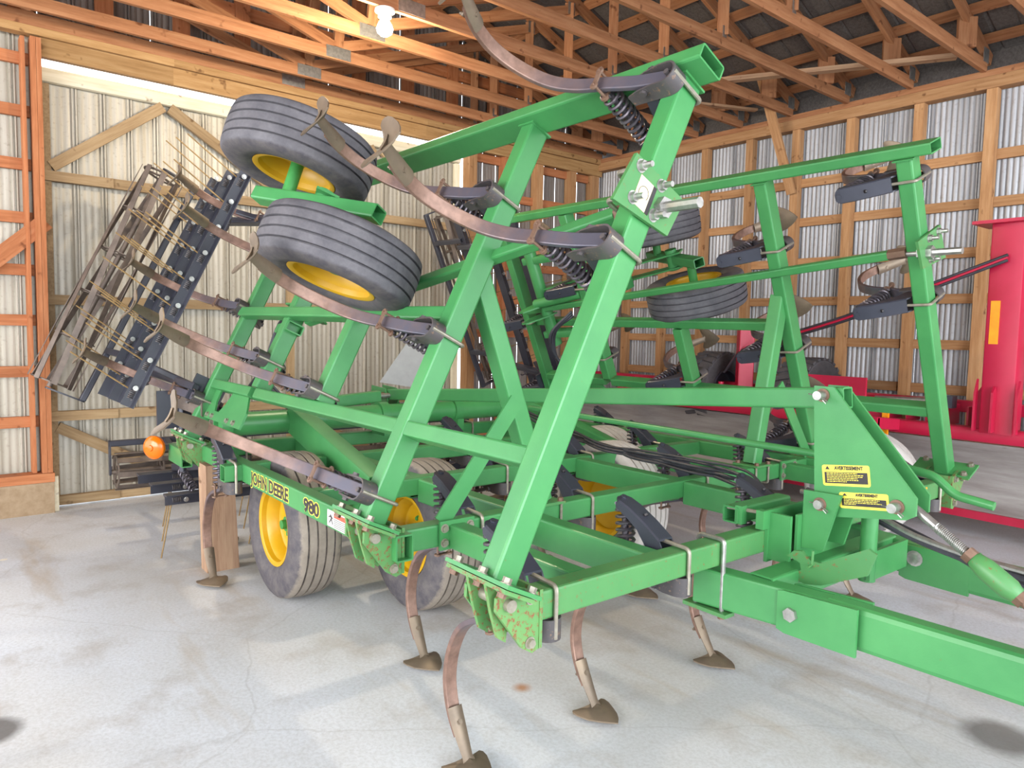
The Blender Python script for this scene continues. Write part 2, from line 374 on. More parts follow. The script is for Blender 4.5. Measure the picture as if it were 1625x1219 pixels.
for a, b in (((.955, 2.92), (1.84, 3.59)), ((1.90, 3.59), (3.02, 2.90)), ((.95, .70), (2.0, .10)), ((3.1, .70), (4.2, .10)), ((5.1, 2.92), (4.1, 3.59)), ((3.1, 2.92), (4.02, 3.59))):
    board('diagonal_brace', (DX+.014, *a), (DX+.014, *b), .04, .092, 'wood_door', door)
g = G().box((-7.18, .893, .0), (-7.15, .925, .30)); put('splintered_board', g.mesh('splintered_board', False), 'wood_white', door, BM)
# ---- right wall
wall_right = struct('wall_right', G().box((-7.3, 7.40, 0), (6, 7.62, .16)), 'concrete_curb')
siding(wall_right, -7.28, 4.0, .12, 4.02, 7.575, 'siding_cool', axis='x', pitch=.048, big=9, depth=.014, bigd=.018, gap=.001)
for i in range(18):
    x = -6.64+.6075*i
    if i >= 4: x = [-4.25, -3.655, -3.005, -2.40][i-4] if i < 8 else -2.40+.61*(i-7)
    board('stud', (x, 7.49, .14), (x, 7.49, 3.84), .09, .088, 'wood_stud', wall_right, up=(1, 0, 0))
    for z in (3.267, 2.847, 2.412, 1.989, 1.557, 1.133, .70, .28):
        board('girt', (x+.045, 7.535, z), (x+.565, 7.535, z), .04, .090, 'wood_stud', wall_right)
for a, b in ((-7.25, -4.6), (-4.6, -1.9), (-1.9, 3.5)):
    board('plate', (a, 7.49, 3.887), (b, 7.49, 3.887), .12, .105, 'wood_stud', wall_right); board('plate', (a, 7.50, 3.97), (b, 7.50, 3.97), .13, .055, 'wood_truss', wall_right)
board('brace_board', (-4.46, 7.0, 4.451), (-4.258, 7.42, 3.15), .10, .03, 'wood_stud', wall_right, up=(0, 1, .2))
# ---- roof
ceiling = struct('ceiling', G().box((-7.4, .77, 6.60), (4, .83, 6.75)), 'wood_truss')
sl = math.hypot(1, .385)
for i in range(16):
    x = -7.45+.84*i
    if x > 4: break
    for side in (0, 1):
        g = G(); R = []
        for a, d in [(0, 0), (.02, .02), (.04, 0), (.20, 0), (.215, .012), (.23, 0), (.41, 0), (.425, .012), (.44, 0), (.62, 0), (.635, .012), (.65, 0), (.838, 0), (.85, .012)]:
            r = []
            for y in ((.8, 7.75) if side == 0 else (.8, -6.1)): r.append((x+a, y, zroof(y)+.045+d))
            R.append(r)
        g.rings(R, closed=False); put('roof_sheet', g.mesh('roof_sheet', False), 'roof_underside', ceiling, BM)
for k in range(18):
    y = 7.376-.377*k
    if y > .85: board('purlin', (-7.4, y, zroof(y)+.004), (4, y, zroof(y)+.004), .09, .04, 'wood_truss', ceiling, up=(0, .385, 1))
    y2 = 1.6-y
    if y > .85 and k % 2: board('purlin', (-7.4, y2, zroof(y2)+.004), (4, y2, zroof(y2)+.004), .09, .04, 'wood_truss', ceiling, up=(0, -.385, 1))
def plate(p, w, h, x):
    g = G().box((0, -w/2, -h/2), (.004, w/2, h/2)); put('gusset_plate', g.mesh('gusset_plate', False), 'galvanized', ceiling, BM @ Matrix.Translation((x, *p)))
for x in [-7.135, -6.761]+[-6.761+.6155*i for i in range(1, 13)]:
    xc = x-.019
    W_ = lambda nm, a, b, h: board(nm, (xc, *a), (xc, *b), .038, h, 'wood_truss', ceiling)
    W_('bottom_chord', (-5.85, 4.036), (3.013, 4.036), .102); W_('bottom_chord', (3.013, 4.036), (7.45, 4.036), .102)
    zc = lambda y: zroof(y)-.066
    W_('top_chord', (7.55, zc(7.55)), (.8, zc(.8)), .105); W_('top_chord', (-5.95, zc(-5.95)), (.8, zc(.8)), .105)
    W_('web', (3.05, 4.11), (5.27, zc(5.27)-.12), .088); W_('web', (2.97, 4.10), (.82, 4.78), .088); W_('web', (-1.45, 4.11), (.78, 4.78), .088)
    W_('web', (5.26, 4.088), (5.26, zc(5.26)-.06), .088); W_('web', (.8, 4.09), (.8, 6.55), .088); W_('web', (6.98, 4.085), (6.98, zc(6.98)), .15)
    if x < -1.5: W_('web', (3.013, 4.1), (3.2, zc(3.2)), .088)
    plate((3.013, 4.045), .235, .10, x); plate((5.26, 4.11), .05, .09, x); plate((5.27, zc(5.27)-.11), .09, .12, x); plate((7.40, 4.12), .12, .12, x)
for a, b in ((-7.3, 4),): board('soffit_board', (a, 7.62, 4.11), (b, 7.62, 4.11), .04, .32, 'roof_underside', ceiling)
# loose boards lying on the bottom chords
def loose(name, a, b, w, h, lab):
    M, L = frame(a, b); put(name, G().box((0, -w/2, -h/2), (L, w/2, h/2)).mesh(name, False), 'wood_grey', None, BM @ M, label=lab, category='board')
loose('loose_board', (-5.0, 5.9, 4.109), (-2.62, 7.21, 4.109), .09, .040, 'long weathered board lying across the truss bottom chords near right wall')
loose('loose_board', (-5.05, 6.45, 4.100), (-4.66, 7.30, 4.100), .07, .024, 'short thin board lying on the chords behind the tall green wing corner')
# ceiling lamp
lamp = empty('ceiling_lamp', BM @ V((-4.95, 2.80, 3.98)), label='white ceiling lamp with glowing bulb fixed under a roof truss chord', category='lamp')
c0 = BM @ V((-4.95, 2.80, 0))
P = lambda z: V((c0.x, c0.y, z))
G2('lamp_base', G().cyl(P(3.982), P(3.965), .075, n=24).cyl(P(3.965), P(3.925), .055, .05, n=24), 'lamp_shade_white', lamp)
g = G(); R = []
for zz, rr in ((3.925, .03), (3.90, .034), (3.875, .05), (3.845, .062), (3.815, .055), (3.795, .03)): R.append([(c0.x+rr*math.cos(a*math.pi/8), c0.y+rr*math.sin(a*math.pi/8), zz) for a in range(16)])
G2('bulb', g.rings(R), 'lamp_glass', lamp)
pl = bpy.data.lights.new('lamp_light', 'POINT'); pl.energy = 75; pl.color = (1, .84, .60); pl.shadow_soft_size = .07
po = bpy.data.objects.new('lamp_light', pl); COL.objects.link(po); po.location = P(3.70)

# ------------------------------------------------------------------ the field cultivator
cult = empty('field_cultivator', (-3.0, 2.925, 0), label='large green folding field cultivator with both wings raised and yellow-rimmed wheels', category='farm implement')
YC = 2.925; ZB = .7725
GP = 'green_paint'
def mirY(p): return V((p[0], 2*YC-p[1], p[2]))
class Fr:
    """frame of a gang section: X fore-aft, a along the bars, n towards the ground side"""
    def __init__(s, o, ea, en): s.o, s.ea, s.en = V(o), V(ea), V(en)
    def p(s, X, a, n): return s.o+V((X, 0, 0))+s.ea*a+s.en*n
    def M(s, X, a, n=0):
        z = -s.en; x = V((1, 0, 0)); y = z.cross(x); o = s.p(X, a, n)
        return Matrix(((x.x, y.x, z.x, o.x), (x.y, y.y, z.y, o.y), (x.z, y.z, z.z, o.z), (0, 0, 0, 1)))
FL = Fr((0, 1.32, .92), (0, .438, .899), (0, -.899, .438))
FR = Fr((0, 4.53, .915), (0, -.395, .9187), (0, .9187, .395))
FM = Fr((0, 0, ZB), (0, 1, 0), (0, 0, -1))
# ---- shared shank parts (origin = centre of the tool bar, x forward, z up)
BW, BH = .085, .095
prof = bez([(.012, 0, -.088), (-.12, 0, -.112), (-.24, 0, -.150), (-.36, 0, -.187), (-.452, 0, -.25), (-.51, 0, -.35), (-.532, 0, -.45), (-.524, 0, -.53), (-.497, 0, -.60), (-.455, 0, -.66)], 5)
ME = {}
ME['shank'] = G().sweep(prof, rrect(.052, .021, .004), up=(0, 0, 1)).mesh('shank', True, 20)
# sweep: rolled stem and winged point
g = G(); R = []
for x, z, w, d in ((-.508, -.575, .032, .014), (-.480, -.630, .031, .014), (-.452, -.682, .027, .011), (-.424, -.730, .022, .008), (-.405, -.755, .030, .004)):
    nx, nz = .83, .55
    o = []
    for k in range(7):
        t_ = -1+k/3; o.append((x+nx*(.027-d*t_*t_), w*t_, z+nz*(.027-d*t_*t_)))
    for k in range(7):
        t_ = 1-k/3; o.append((x+nx*(.020-d*t_*t_), w*t_*.86, z+nz*(.020-d*t_*t_)))
    R.append(o)
g.rings(R)
wing = [(-.270, 0), (-.292, .026), (-.325, .052), (-.368, .075), (-.412, .092), (-.440, .094), (-.452, .085), (-.446, .066), (-.430, .042), (-.420, .022)]
ol = wing+[(-.416, 0)]+[(x, -y) for x, y in reversed(wing[1:])]
zz = lambda x, y: -.748+.030*max(0, 1-abs(y)/.07)*min(1, max(0, (-.235-x)/.12))-.012*(x+.46)/.23
top = [(x, y, zz(x, y)) for x, y in ol]; bot = [(x, y, zz(x, y)-.006) for x, y in ol]; n_ = len(ol)
cpt = [(-.36, 0, zz(-.36, 0)), (-.36, 0, zz(-.36, 0)-.006)]
g.add(top+bot+cpt, [(i, (i+1) % n_, 2*n_) for i in range(n_)]+[((i+1) % n_+n_, i+n_, 2*n_+1) for i in range(n_)]+[(i, i+n_, (i+1) % n_+n_, (i+1) % n_) for i in range(n_)])
g.bolt((-.462, 0, -.612), (.83, 0, .55), .009, .004); g.bolt((-.505, 0, -.632), (-.83, 0, -.55), .009, .010, .010)
ME['sweep'] = g.mesh('sweep')
# clamp cup: stirrup around the shank end below the bar
g = G(); path = [(-.150, .036), (-.10, .037), (-.03, .038)]+[(.012+.038*math.sin(a), .038*math.cos(a)) for a in [math.pi*k/8 for k in range(9)]]+[(-.03, -.038), (-.10, -.037), (-.150, -.036)]
R = []; n_ = len(path)
for i, (x, y) in enumerate(path):
    e = min(i, n_-1-i); zt, zb_ = -.050, (-.095, -.110, -.120)[min(e, 2)]
    nx, ny = (x-.012, y) if x > .012 else (0, y); l = math.hypot(nx, ny); nx, ny = nx/l*.007, ny/l*.007
    R.append([(x, y, zt), (x+nx, y+ny, zt), (x+nx, y+ny, zb_), (x, y, zb_)])
g.rings(R); g.bolt((-.07, .045, -.10), (0, 1, 0), .013, .010); g.bolt((-.07, -.045, -.10), (0, -1, 0), .013, .010); g.cyl((.022, 0, -.075), (.022, 0, -.120), .010)
g.box((-.13, -.036, -.062), (.02, .036, -.052))
ME['clamp_cup'] = g.mesh('clamp_cup')
# spring arm: pressed channel rising behind the bar
side = [(-.046, .040), (-.060, .066), (-.130, .112), (-.215, .158), (-.270, .178), (-.285, .170), (-.283, .150), (-.225, .122), (-.170, .085), (-.125, .030), (-.098, -.05), (-.092, -.085), (-.048, -.06)]
g = G()
for y in (-.040, .033): g.prism([(x, z) for x, z in side], .007, Matrix(((1, 0, 0, 0), (0, 0, 1, y), (0, 1, 0, 0), (0, 0, 0, 1))))
tp = side[1:5]
R = []
for i, (x, z) in enumerate(tp):
    a = tp[max(i-1, 0)]; b = tp[min(i+1, len(tp)-1)]; dx, dz = b[0]-a[0], b[1]-a[1]; l = math.hypot(dx, dz); nx, nz = -dz/l*-.004, dx/l*-.004
    R.append([(x, -.041, z-.002), (x, .041, z-.002), (x, .036, z+.006), (x, -.036, z+.006)])
g.rings(R); g.cyl((-.15, 0, .131), (-.1495, 0, .132), .001)
dv = V((-.055, 0, .020)).normalized(); e0 = V((-.270, 0, .181)); nv = V((.342, 0, .940))
g.add([e0+V((0, y, 0))+dv*(.026*(1-(y/.040)**4))+nv*t_ for t_ in (-.007, .001) for y in [-.040+.080*k/10 for k in range(11)]], [tuple(range(11, 22)), tuple(reversed(range(11)))]+[(k, k+1, k+12, k+11) for k in range(10)])
g.bolt(e0+dv*.008+nv*.002, nv, .013, .007)
ME['spring_arm'] = g.mesh('spring_arm')
ME['arm_hole'] = G().cyl((-.157, 0, .1376), (-.1615, 0, .1445), .009, n=12).mesh('arm_hole')
g = G().helix((-.272, 0, .165), (-.250, 0, -.115), .034, .0068, 10.5); g.cyl((-.272, 0, .165), (-.248, 0, -.15), .014, n=10)
ME['spring'] = g.mesh('spring')
g = G()
for z in (-.118, -.186): g.cyl((-.245, -.032, z-.004), (-.245, -.032, z+.004), .016, n=12); g.cyl((-.245, .032, z-.004), (-.245, .032, z+.004), .016, n=12); g.box((-.256, -.034, z-.003), (-.234, .034, z+.003))
for y in (-.031, .031): g.cyl((-.245, y, -.195), (-.245, y, -.105), .006, n=8)
ME['spring_clip'] = g.mesh('spring_clip')
def rnd_path(pts, r, k=5):
    o = [V(pts[0])]
    for i in range(1, len(pts)-1):
        a, b, c = V(pts[i-1]), V(pts[i]), V(pts[i+1]); d1, d2 = (a-b).normalized(), (c-b).normalized(); s0, s1 = b+d1*r, b+d2*r
        for j in range(k+1):
            t_ = j/k; o.append(s0*(1-t_)**2+b*2*t_*(1-t_)+s1*t_*t_)
    o.append(V(pts[-1])); return o
g = G().rod(rnd_path([(-.075, 0, .062), (BW/2+.010, 0, .057), (BW/2+.010, 0, -.112)], .022), .0078, 8)
ME['u_bolt'] = g.mesh('u_bolt')
def shank(F, X, a, rest=True):
    M = F.M(X, a); sh = put('shank', ME['shank'], 'shank_steel', cult, M)
    put('sweep', ME['sweep'], 'sweep_steel', sh, M); put('clamp_cup', ME['clamp_cup'], 'black_rusty', sh, M)
    ar = put('spring_arm', ME['spring_arm'], 'black_paint', sh, M); put('spring', ME['spring'], 'spring_steel', sh, M)
    put('spring_clip', ME['spring_clip'], 'rusty_steel', sh, M); put('u_bolt', ME['u_bolt'], 'zinc_dull', sh, M)
    put('arm_hole', ME['arm_hole'], 'decal_black', sh, M)
# ---- wheels (axle along local Y)
def tyre_mesh(D, w, ribs=4):
    R = D/2; b = D*.26; o = [(b, -w*.36), (b+.03, -w*.46), (R*.72, -w*.5), (R*.86, -w*.49), (R*.945, -w*.44), (R*.975, -w*.40)]
    g_ = w*.022
    for i in range(ribs):
        y = (-.27+.54*i/(ribs-1))*w; rr = R*(1-.010*(abs(y)/(w*.3))**2)
        o += [(rr, y-g_), (rr-.014, y-g_*.7), (rr-.014, y+g_*.7), (rr, y+g_)]
    o += [(R*.975, w*.40), (R*.945, w*.44), (R*.86, w*.49), (R*.72, w*.5), (b+.03, w*.46), (b, w*.36)]
    return G().lathe(o, 64)
def rim_mesh(D, w, inset=.0):
    b = D*.26
    o = [(b+.012, -w*.40), (b+.014, -w*.425), (b+.004, -w*.43), (b-.012, -w*.40), (b-.016, -w*.30), (b-.04, -w*.22), (b-.05, -w*.06), (b-.065, -w*.02), (.10, -w*.02), (.085, -w*.05), (.055, -w*.05), (.055, -w*.01), (b-.06, w*.03), (b-.045, w*.06), (b-.035, w*.25), (b-.016, w*.33), (b-.012, w*.40), (b+.004, w*.43), (b+.014, w*.425), (b+.012, w*.40)]
    return G().lathe(o, 48)
def hub_mesh(D, w):
    g = G().cyl((0, -w*.16, 0), (0, w*.25, 0), .045, n=20).cyl((0, -w*.17, 0), (0, -w*.25, 0), .028, n=16)
    for k in range(6):
        a = k*math.pi/3; g.bolt((.085*math.cos(a), -w*.03, .085*math.sin(a)), (0, -1, 0), .013, .012)
    return g
WB = {}
def wheel(c, axle, D, w, mat, roll=0):
    key = (D, w, mat)
    if key not in WB: WB[key] = (tyre_mesh(D, w).mesh('tyre'), rim_mesh(D, w).mesh('rim'), hub_mesh(D, w).mesh('hub'))
    y = V(axle).normalized(); x = V((1, 0, 0)); x = (x-y*x.dot(y)).normalized(); z = x.cross(y); c = V(c)
    M = Matrix(((x.x, y.x, z.x, c.x), (x.y, y.y, z.y, c.y), (x.z, y.z, z.z, c.z), (0, 0, 0, 1)))
    a, b, h = WB[key]; t_ = put('tyre', a, mat, cult, M); put('rim', b, 'yellow_paint', t_, M); put('hub', h, 'hub_green', t_, M); return t_
# ---- main frame
bars = {-1.675: (1.405, 4.445), -2.495: (1.43, 4.42), -3.34: (1.43, 4.42), -4.20: (1.255, 4.595), -5.03: (1.305, 4.545)}
for X, (a, b) in bars.items(): beam('gang_bar', (X, a, ZB), (X, b, ZB), BW, BH, GP if X < -2 else 'green_worn', cult)
def both(nm, p0, p1, w, h, mat=GP, **k):
    beam(nm, p0, p1, w, h, mat, cult, **k); beam(nm, mirY(p0), mirY(p1), w, h, mat, cult, **k)
both('side_rail', (-4.985, 1.39, ZB), (-2.385, 1.39, ZB), .078, .105)
both('front_rail', (-2.45, 1.668, ZB-.005), (-1.72, 1.668, ZB-.005), .08, .10)
for X0, X1 in ((-2.45, -1.72), (-3.295, -2.54), (-4.155, -3.385), (-4.985, -4.245)):
    beam('center_rail', (X0, 2.04, ZB-.02), (X1, 2.04, ZB-.02), .085, .125, GP, cult)
    beam('center_rail', (X0, 3.20, ZB-.02), (X1, 3.20, ZB-.02), .085, .125, GP, cult)
    if X0 < -2.46: beam('center_rail', (X0, 3.81, ZB-.01), (X1, 3.81, ZB-.01), .08, .11, GP, cult)
# bolted flange plates between front rails and second bar
for Y in (1.668, 2*YC-1.668):
    G2('flange_plate', G().box((-2.448, Y-.085, .715), (-2.436, Y+.085, .835)), GP, cult)
    for y in (-.063, .063):
        for z in (.745, .805): G2('bolt', G().bolt((-2.436, Y+y, z), (1, 0, 0), .014, .010), 'zinc_dull', cult)
# hinges
def hinge(F, X, sgn):
    """bar end bracket, lugs, pin and the bolted foot of the wing beam"""
    py, pz = (1.275 if sgn > 0 else 2*YC-1.275), .825
    endY = 1.40 if sgn > 0 else 2*YC-1.40
    G2('hinge_end_plate', G().box((X-.085, endY-.006, .665), (X+.085, endY+.006, .845)), 'green_rusty', cult)
    poly = [(endY, .835), (py+.045*sgn, .868), (py, .872), (py-.04*sgn, .85), (py-.042*sgn, .81), (endY-.07*sgn, .68), (endY-.03*sgn, .655), (endY, .665)]
    if sgn < 0: poly = poly[::-1]
    h = None
    for dx in (-.082, .068):
        h = G2('hinge_lug', G().prism([(y, z) for y, z in poly], .014, Matrix(((0, 0, 1, X+dx), (1, 0, 0, 0), (0, 1, 0, 0), (0, 0, 0, 1)))), 'green_rusty', cult)
    G2('hinge_pin', G().cyl((X-.11, py, pz), (X+.10, py, pz), .019, n=16), 'zinc_dull', cult)
    for z_ in (.825, .69): G2('bolt', G().bolt((X+.083, endY-.04*sgn, z_), (1, 0, 0), .014, .011), 'zinc_dull', cult)
    # wing foot: plate across the end of the wing beam and two lugs down to the pin
    Mf = F.M(X, 0)
    g = G().box((-.165, -.006, -.085), (.150, .006, .055))
    yv = F.M(X, 0).to_3x3() @ V((0, 1, 0)); s_ = 1 if yv.dot(F.ea) > 0 else -1
    Mf = F.M(X, -.055); G2('foot_plate', g, GP, cult, Mf)
    Mg = F.M(X, -.070); G2('foot_plate', G().box((-.155, -.006, -.080), (.140, .006, .050)), 'green_rusty', cult, Mg)
    for dx in (-.125, .0, .115):
        for dz in (-.066,): G2('bolt', G().bolt((dx, s_*.006, dz), (0, s_, 0), .014, .016), 'zinc_dull', cult, Mf); G2('bolt', G().bolt((dx, -s_*.006, dz), (0, -s_, 0), .014, .012), 'rusty_steel', cult, Mg)
    G2('bolt', G().bolt((.115, s_*.006, .038), (0, s_, 0), .014, .016), 'zinc_dull', cult, Mf)
    pw = F.p(X, -.076, -.02); pw2 = F.p(X, -.076, .075)
    pl_ = [(pw.y, pw.z), (pw2.y, pw2.z), (py-.035*sgn, pz-.03), (py-.01*sgn, pz-.11), (py+.02*sgn, pz-.13), (py+.03*sgn, pz-.02)]
    if sgn < 0: pl_ = pl_[::-1]
    for dx in (-.055, .035): G2('wing_lug', G().prism(pl_, .014, Matrix(((0, 0, 1, X+dx), (1, 0, 0, 0), (0, 1, 0, 0), (0, 0, 0, 1)))), 'green_rusty', cult)
for X in (-1.68, -2.50, -5.03): hinge(FL, X, 1); hinge(FR, X, -1)
# ---- wings
def wing_frame(F, dX=0):
    for X, a0, a1 in ((-1.68, -.05, 1.745), (-2.49, -.05, 1.745), (-3.35, .36, .81), (-4.20, .36, 1.745), (-5.0, -.05, 1.745)):
        beam('wing_beam', F.p(X, a0, 0), F.p(X, a1, 0), .080, .098, GP, cult, up=-F.en)
    for X0, X1 in ((-2.45, -1.72), (-4.16, -2.53), (-4.96, -4.24)):
        beam('wing_rail', F.p(X0, .327, 0), F.p(X1, .327, 0), .062, .088, GP, cult, up=-F.en, hollow=False)
    beam('wing_rail', F.p(-4.96, .836, .055), F.p(-2.53, .836, .0), .062, .075, GP, cult, up=-F.en, hollow=False)
    beam('wing_top_bar', F.p(-5.1, 1.775, .03), F.p(-1.555, 1.775, .03), .058, .130, GP, cult, up=-F.en)
    for X in (-1.68, -2.49):   # weld caps
        G2('weld_plate', G().box((-.05, -.004, -.058), (.05, .004, .058)), GP, cult, F.M(X, 1.742))
wing_frame(FL); wing_frame(FR)
for X, a in ((-1.68, 1.06), (-1.68, 1.70), (-2.49, .04), (-2.49, .726), (-2.49, 1.37), (-3.35, .40), (-4.20, .526), (-4.20, 1.18), (-5.0, .2), (-5.0, .87), (-5.0, 1.55)):
    shank(FL, X, a)
for X, a in ((-1.68, .98), (-1.68, 1.635), (-2.49, .02), (-2.49, .674), (-2.49, 1.33), (-3.35, .40), (-4.20, .537), (-4.20, 1.15), (-5.0, .2), (-5.0, .85), (-5.0, 1.5)):
    shank(FR, X, a)
for X, ys in ((-1.675, (1.485, 2.14, 2.95, 3.70, 4.36)), (-2.495, (1.80, 2.46, 3.36, 4.12)), (-3.34, (2.60, 3.30, 4.02)), (-4.20, (1.315, 1.95, 2.95, 3.9, 4.53)), (-5.03, (1.65, 2.3, 3.55, 4.2))):
    for y in ys: shank(FM, X, y)
# ---- transport rests: posts from the second bar up to the wing beams
for sgn, yb, yt in ((1, 2.185, 1.80), (-1, 3.895, 4.115)):
    beam('rest_post', (-2.515, yb, .832), (-2.515, yt, 1.86), .085, .085, GP, cult, up=(1, 0, 0))
    G2('post_foot', G().box((-2.60, yb-.075, .821), (-2.43, yb+.085, .833)), 'green_worn', cult)
    for dx in (-.06, .07):
        for dy in (-.055, .065): G2('bolt', G().bolt((-2.515+dx, yb+dy, .833), (0, 0, 1), .013, .014), 'rusty_steel', cult)
    for dy in (-.06, .07): G2('u_bolt', G().rod(rnd_path([(-2.444, yb+dy, .82), (-2.444, yb+dy, .716), (-2.545, yb+dy, .716)], .015), .007, 8), 'zinc_dull', cult)
    y0 = yb-.575*sgn
    M, L = frame((-2.47, y0, .822), (-2.47, yb-.19*sgn, 1.31), (1, 0, 0)); G2('flat_brace', G().box((0, -.038, -.005), (L, .038, .005)), GP, cult, M)
# ---- adjusting brackets and push rods on the front wing beams
def adjust(F, a0, rod_end, sgn):
    Mb = F.M(-1.632, a0)
    s_ = 1 if (Mb.to_3x3() @ V((0, 1, 0))).dot(F.ea) > 0 else -1
    poly = [(-.10*s_, -.165), (.088*s_, -.140), (.085*s_, .135), (-.065*s_, .115)]
    if s_ < 0: poly = poly[::-1]
    Mp = Mb @ Matrix(((0, 0, 1, 0), (1, 0, 0, 0), (0, 1, 0, 0), (0, 0, 0, 1)))
    br = G2('adjust_plate', G().prism(poly, .014, Mp), 'green_worn', cult) if 0 else put('adjust_plate', G().prism(poly, .014).mesh('adjust_plate'), 'green_worn', cult, Mp)
    for y, z in ((.062, -.105), (-.048, -.092), (.062, .008), (-.045, .02)):
        G2('bolt', G().bolt((.014, y*s_, z), (1, 0, 0), .017, .016, .032), 'galvanized', br, Mb)
    for y in (.062, -.047): G2('u_bolt', G().rod(rnd_path([(.01, y*s_, .012), (-.098, y*s_, .0+.012-.0), (-.098, y*s_, -.098), (.01, y*s_, -.098)][::-1], .025), .0085, 8), 'zinc_dull', br, Mb)
    rp = (.0, -.004*s_, .04)
    G2('adjust_screw', G().cyl((-.20, rp[1], rp[2]), (.03, rp[1], rp[2]), .0165, n=16).cyl((.03, rp[1], rp[2]), (.175, rp[1], rp[2]), .0185, n=8).cyl((.014, rp[1], rp[2]), (.040, rp[1], rp[2]), .036, n=6).cyl((-.03, rp[1], rp[2]), (-.005, rp[1], rp[2]), .036, n=6), 'galvanized', br, Mb)
    p0 = Mb @ V((-.18, rp[1], rp[2])); beam('push_rod', p0, rod_end, .048, .052, GP, cult, up=-F.en)
    q0 = p0.lerp(V(rod_end), -.03)
    G2('rod_nut', G().cyl(q0, p0, .03, n=6), 'rusty_steel', cult)
    return br, Mb, s_
brL, MbL, sL = adjust(FL, 1.262, FL.p(-4.10, .83, -.05), 1)
adjust(FR, 1.262, FR.p(-4.90, .975, -.07), -1)
Md = MbL @ Matrix(((0, 0, 1, .0146), (1*sL, 0, 0, 0), (0, 1, 0, -.045), (0, 0, 0, 1)))
put('decal', G().box((-.062, -.046, 0), (.040, .022, .0012)).mesh('decal', False), 'cream_decal', brL, Md); put('decal_band', G().box((-.062, .022, 0), (.040, .040, .0012)).mesh('decal_band', False), 'decal_black', brL, Md)
g = G().rod([(.012*0-.010+.024*math.cos(a), -.010+.024*math.sin(a), .0012) for a in [math.radians(-120+20*k) for k in range(13)]], .0011, 5); put('decal_arrow', g.mesh('decal_arrow'), 'decal_black', brL, Md)
# ---- wheels: walking tandems
for c in ((-4.17, 1.655), (-3.56, 2.195)):
    wheel((c[0], c[1], .432), (0, 1, 0), .864, .285, 'tyre_dusty')
    wheel((c[0]+.10, 2*YC-c[1], .432), (0, -1, 0), .864, .285, 'tyre_pale')
wt = ((-3.065, .947, .332, .062), (-3.517, 1.436, .564, .126))
for X, a, n, dl in wt:
    wheel(FL.p(X, a, n), FL.ea*math.cos(dl)+FL.en*math.sin(dl), .73, .255, 'tyre_dark')
    wheel(FR.p(X-.35, a, n), FR.ea*math.cos(dl)+FR.en*math.sin(dl), .73, .255, 'tyre_dark')
def tandem(F, dX):
    beam('walking_beam', F.p(-3.66+dX, 1.19, .62), F.p(-2.95+dX, 1.19, .30), .085, .07, GP, cult, up=F.ea)
    for (X, a, n, dl), sg in ((wt[0], 1), (wt[1], -1)):
        ax = F.ea*math.cos(dl)+F.en*math.sin(dl); c = F.p(X+dX, a, n); G2('spindle', G().cyl(c, c+ax*(.245*sg), .032, n=16), 'hub_green', cult)
    for s_ in (-.055, .055):
        M, L = frame(F.p(-3.22+dX, 1.19+s_, .46), F.p(-4.38+dX, 1.10+s_, -.04), F.ea); G2('axle_arm', G().box((0, -.055, -.006), (L, .055, .006)), GP, cult, M)
    G2('pivot_tube', G().cyl(F.p(-3.30+dX, 1.11, .44), F.p(-3.30+dX, 1.27, .44), .045, n=18), GP, cult)
    G2('wing_rockshaft', G().cyl(F.p(-4.34+dX, .66, -.05), F.p(-4.34+dX, 1.62, -.05), .052, n=22), GP, cult)
    for a in (.76, 1.42):
        M, L = frame(F.p(-4.42+dX, a, -.05), F.p(-4.12+dX, a, .0), F.ea); G2('rockshaft_bracket', tube(L, .10, .06, .008), GP, cult, M)
    for s_ in (-.05, .05): G2('crank_plate', G().prism([(-.09, -.06), (.07, -.05), (.05, .06), (-.04, .22), (-.10, .22), (-.12, .10)], .012), GP, cult, F.M(-4.34+dX, .98+s_, -.05) @ Matrix(((1, 0, 0, 0), (0, 0, 1, 0), (0, 1, 0, 0), (0, 0, 0, 1))))
    G2('hydraulic_cylinder', G().cyl(F.p(-4.36+dX, 1.06, -.13), F.p(-3.90+dX, 1.10, -.02), .040, n=20), GP, cult); G2('cylinder_rod', G().cyl(F.p(-3.90+dX, 1.10, -.02), F.p(-3.55+dX, 1.13, .10), .02, n=14), 'galvanized', cult)
    G2('cylinder_clevis', G().box((-.06, -.045, -.04), (.05, .045, .04)), GP, cult, F.M(-3.53+dX, 1.13, .11))
tandem(FL, 0); tandem(FR, -.35)
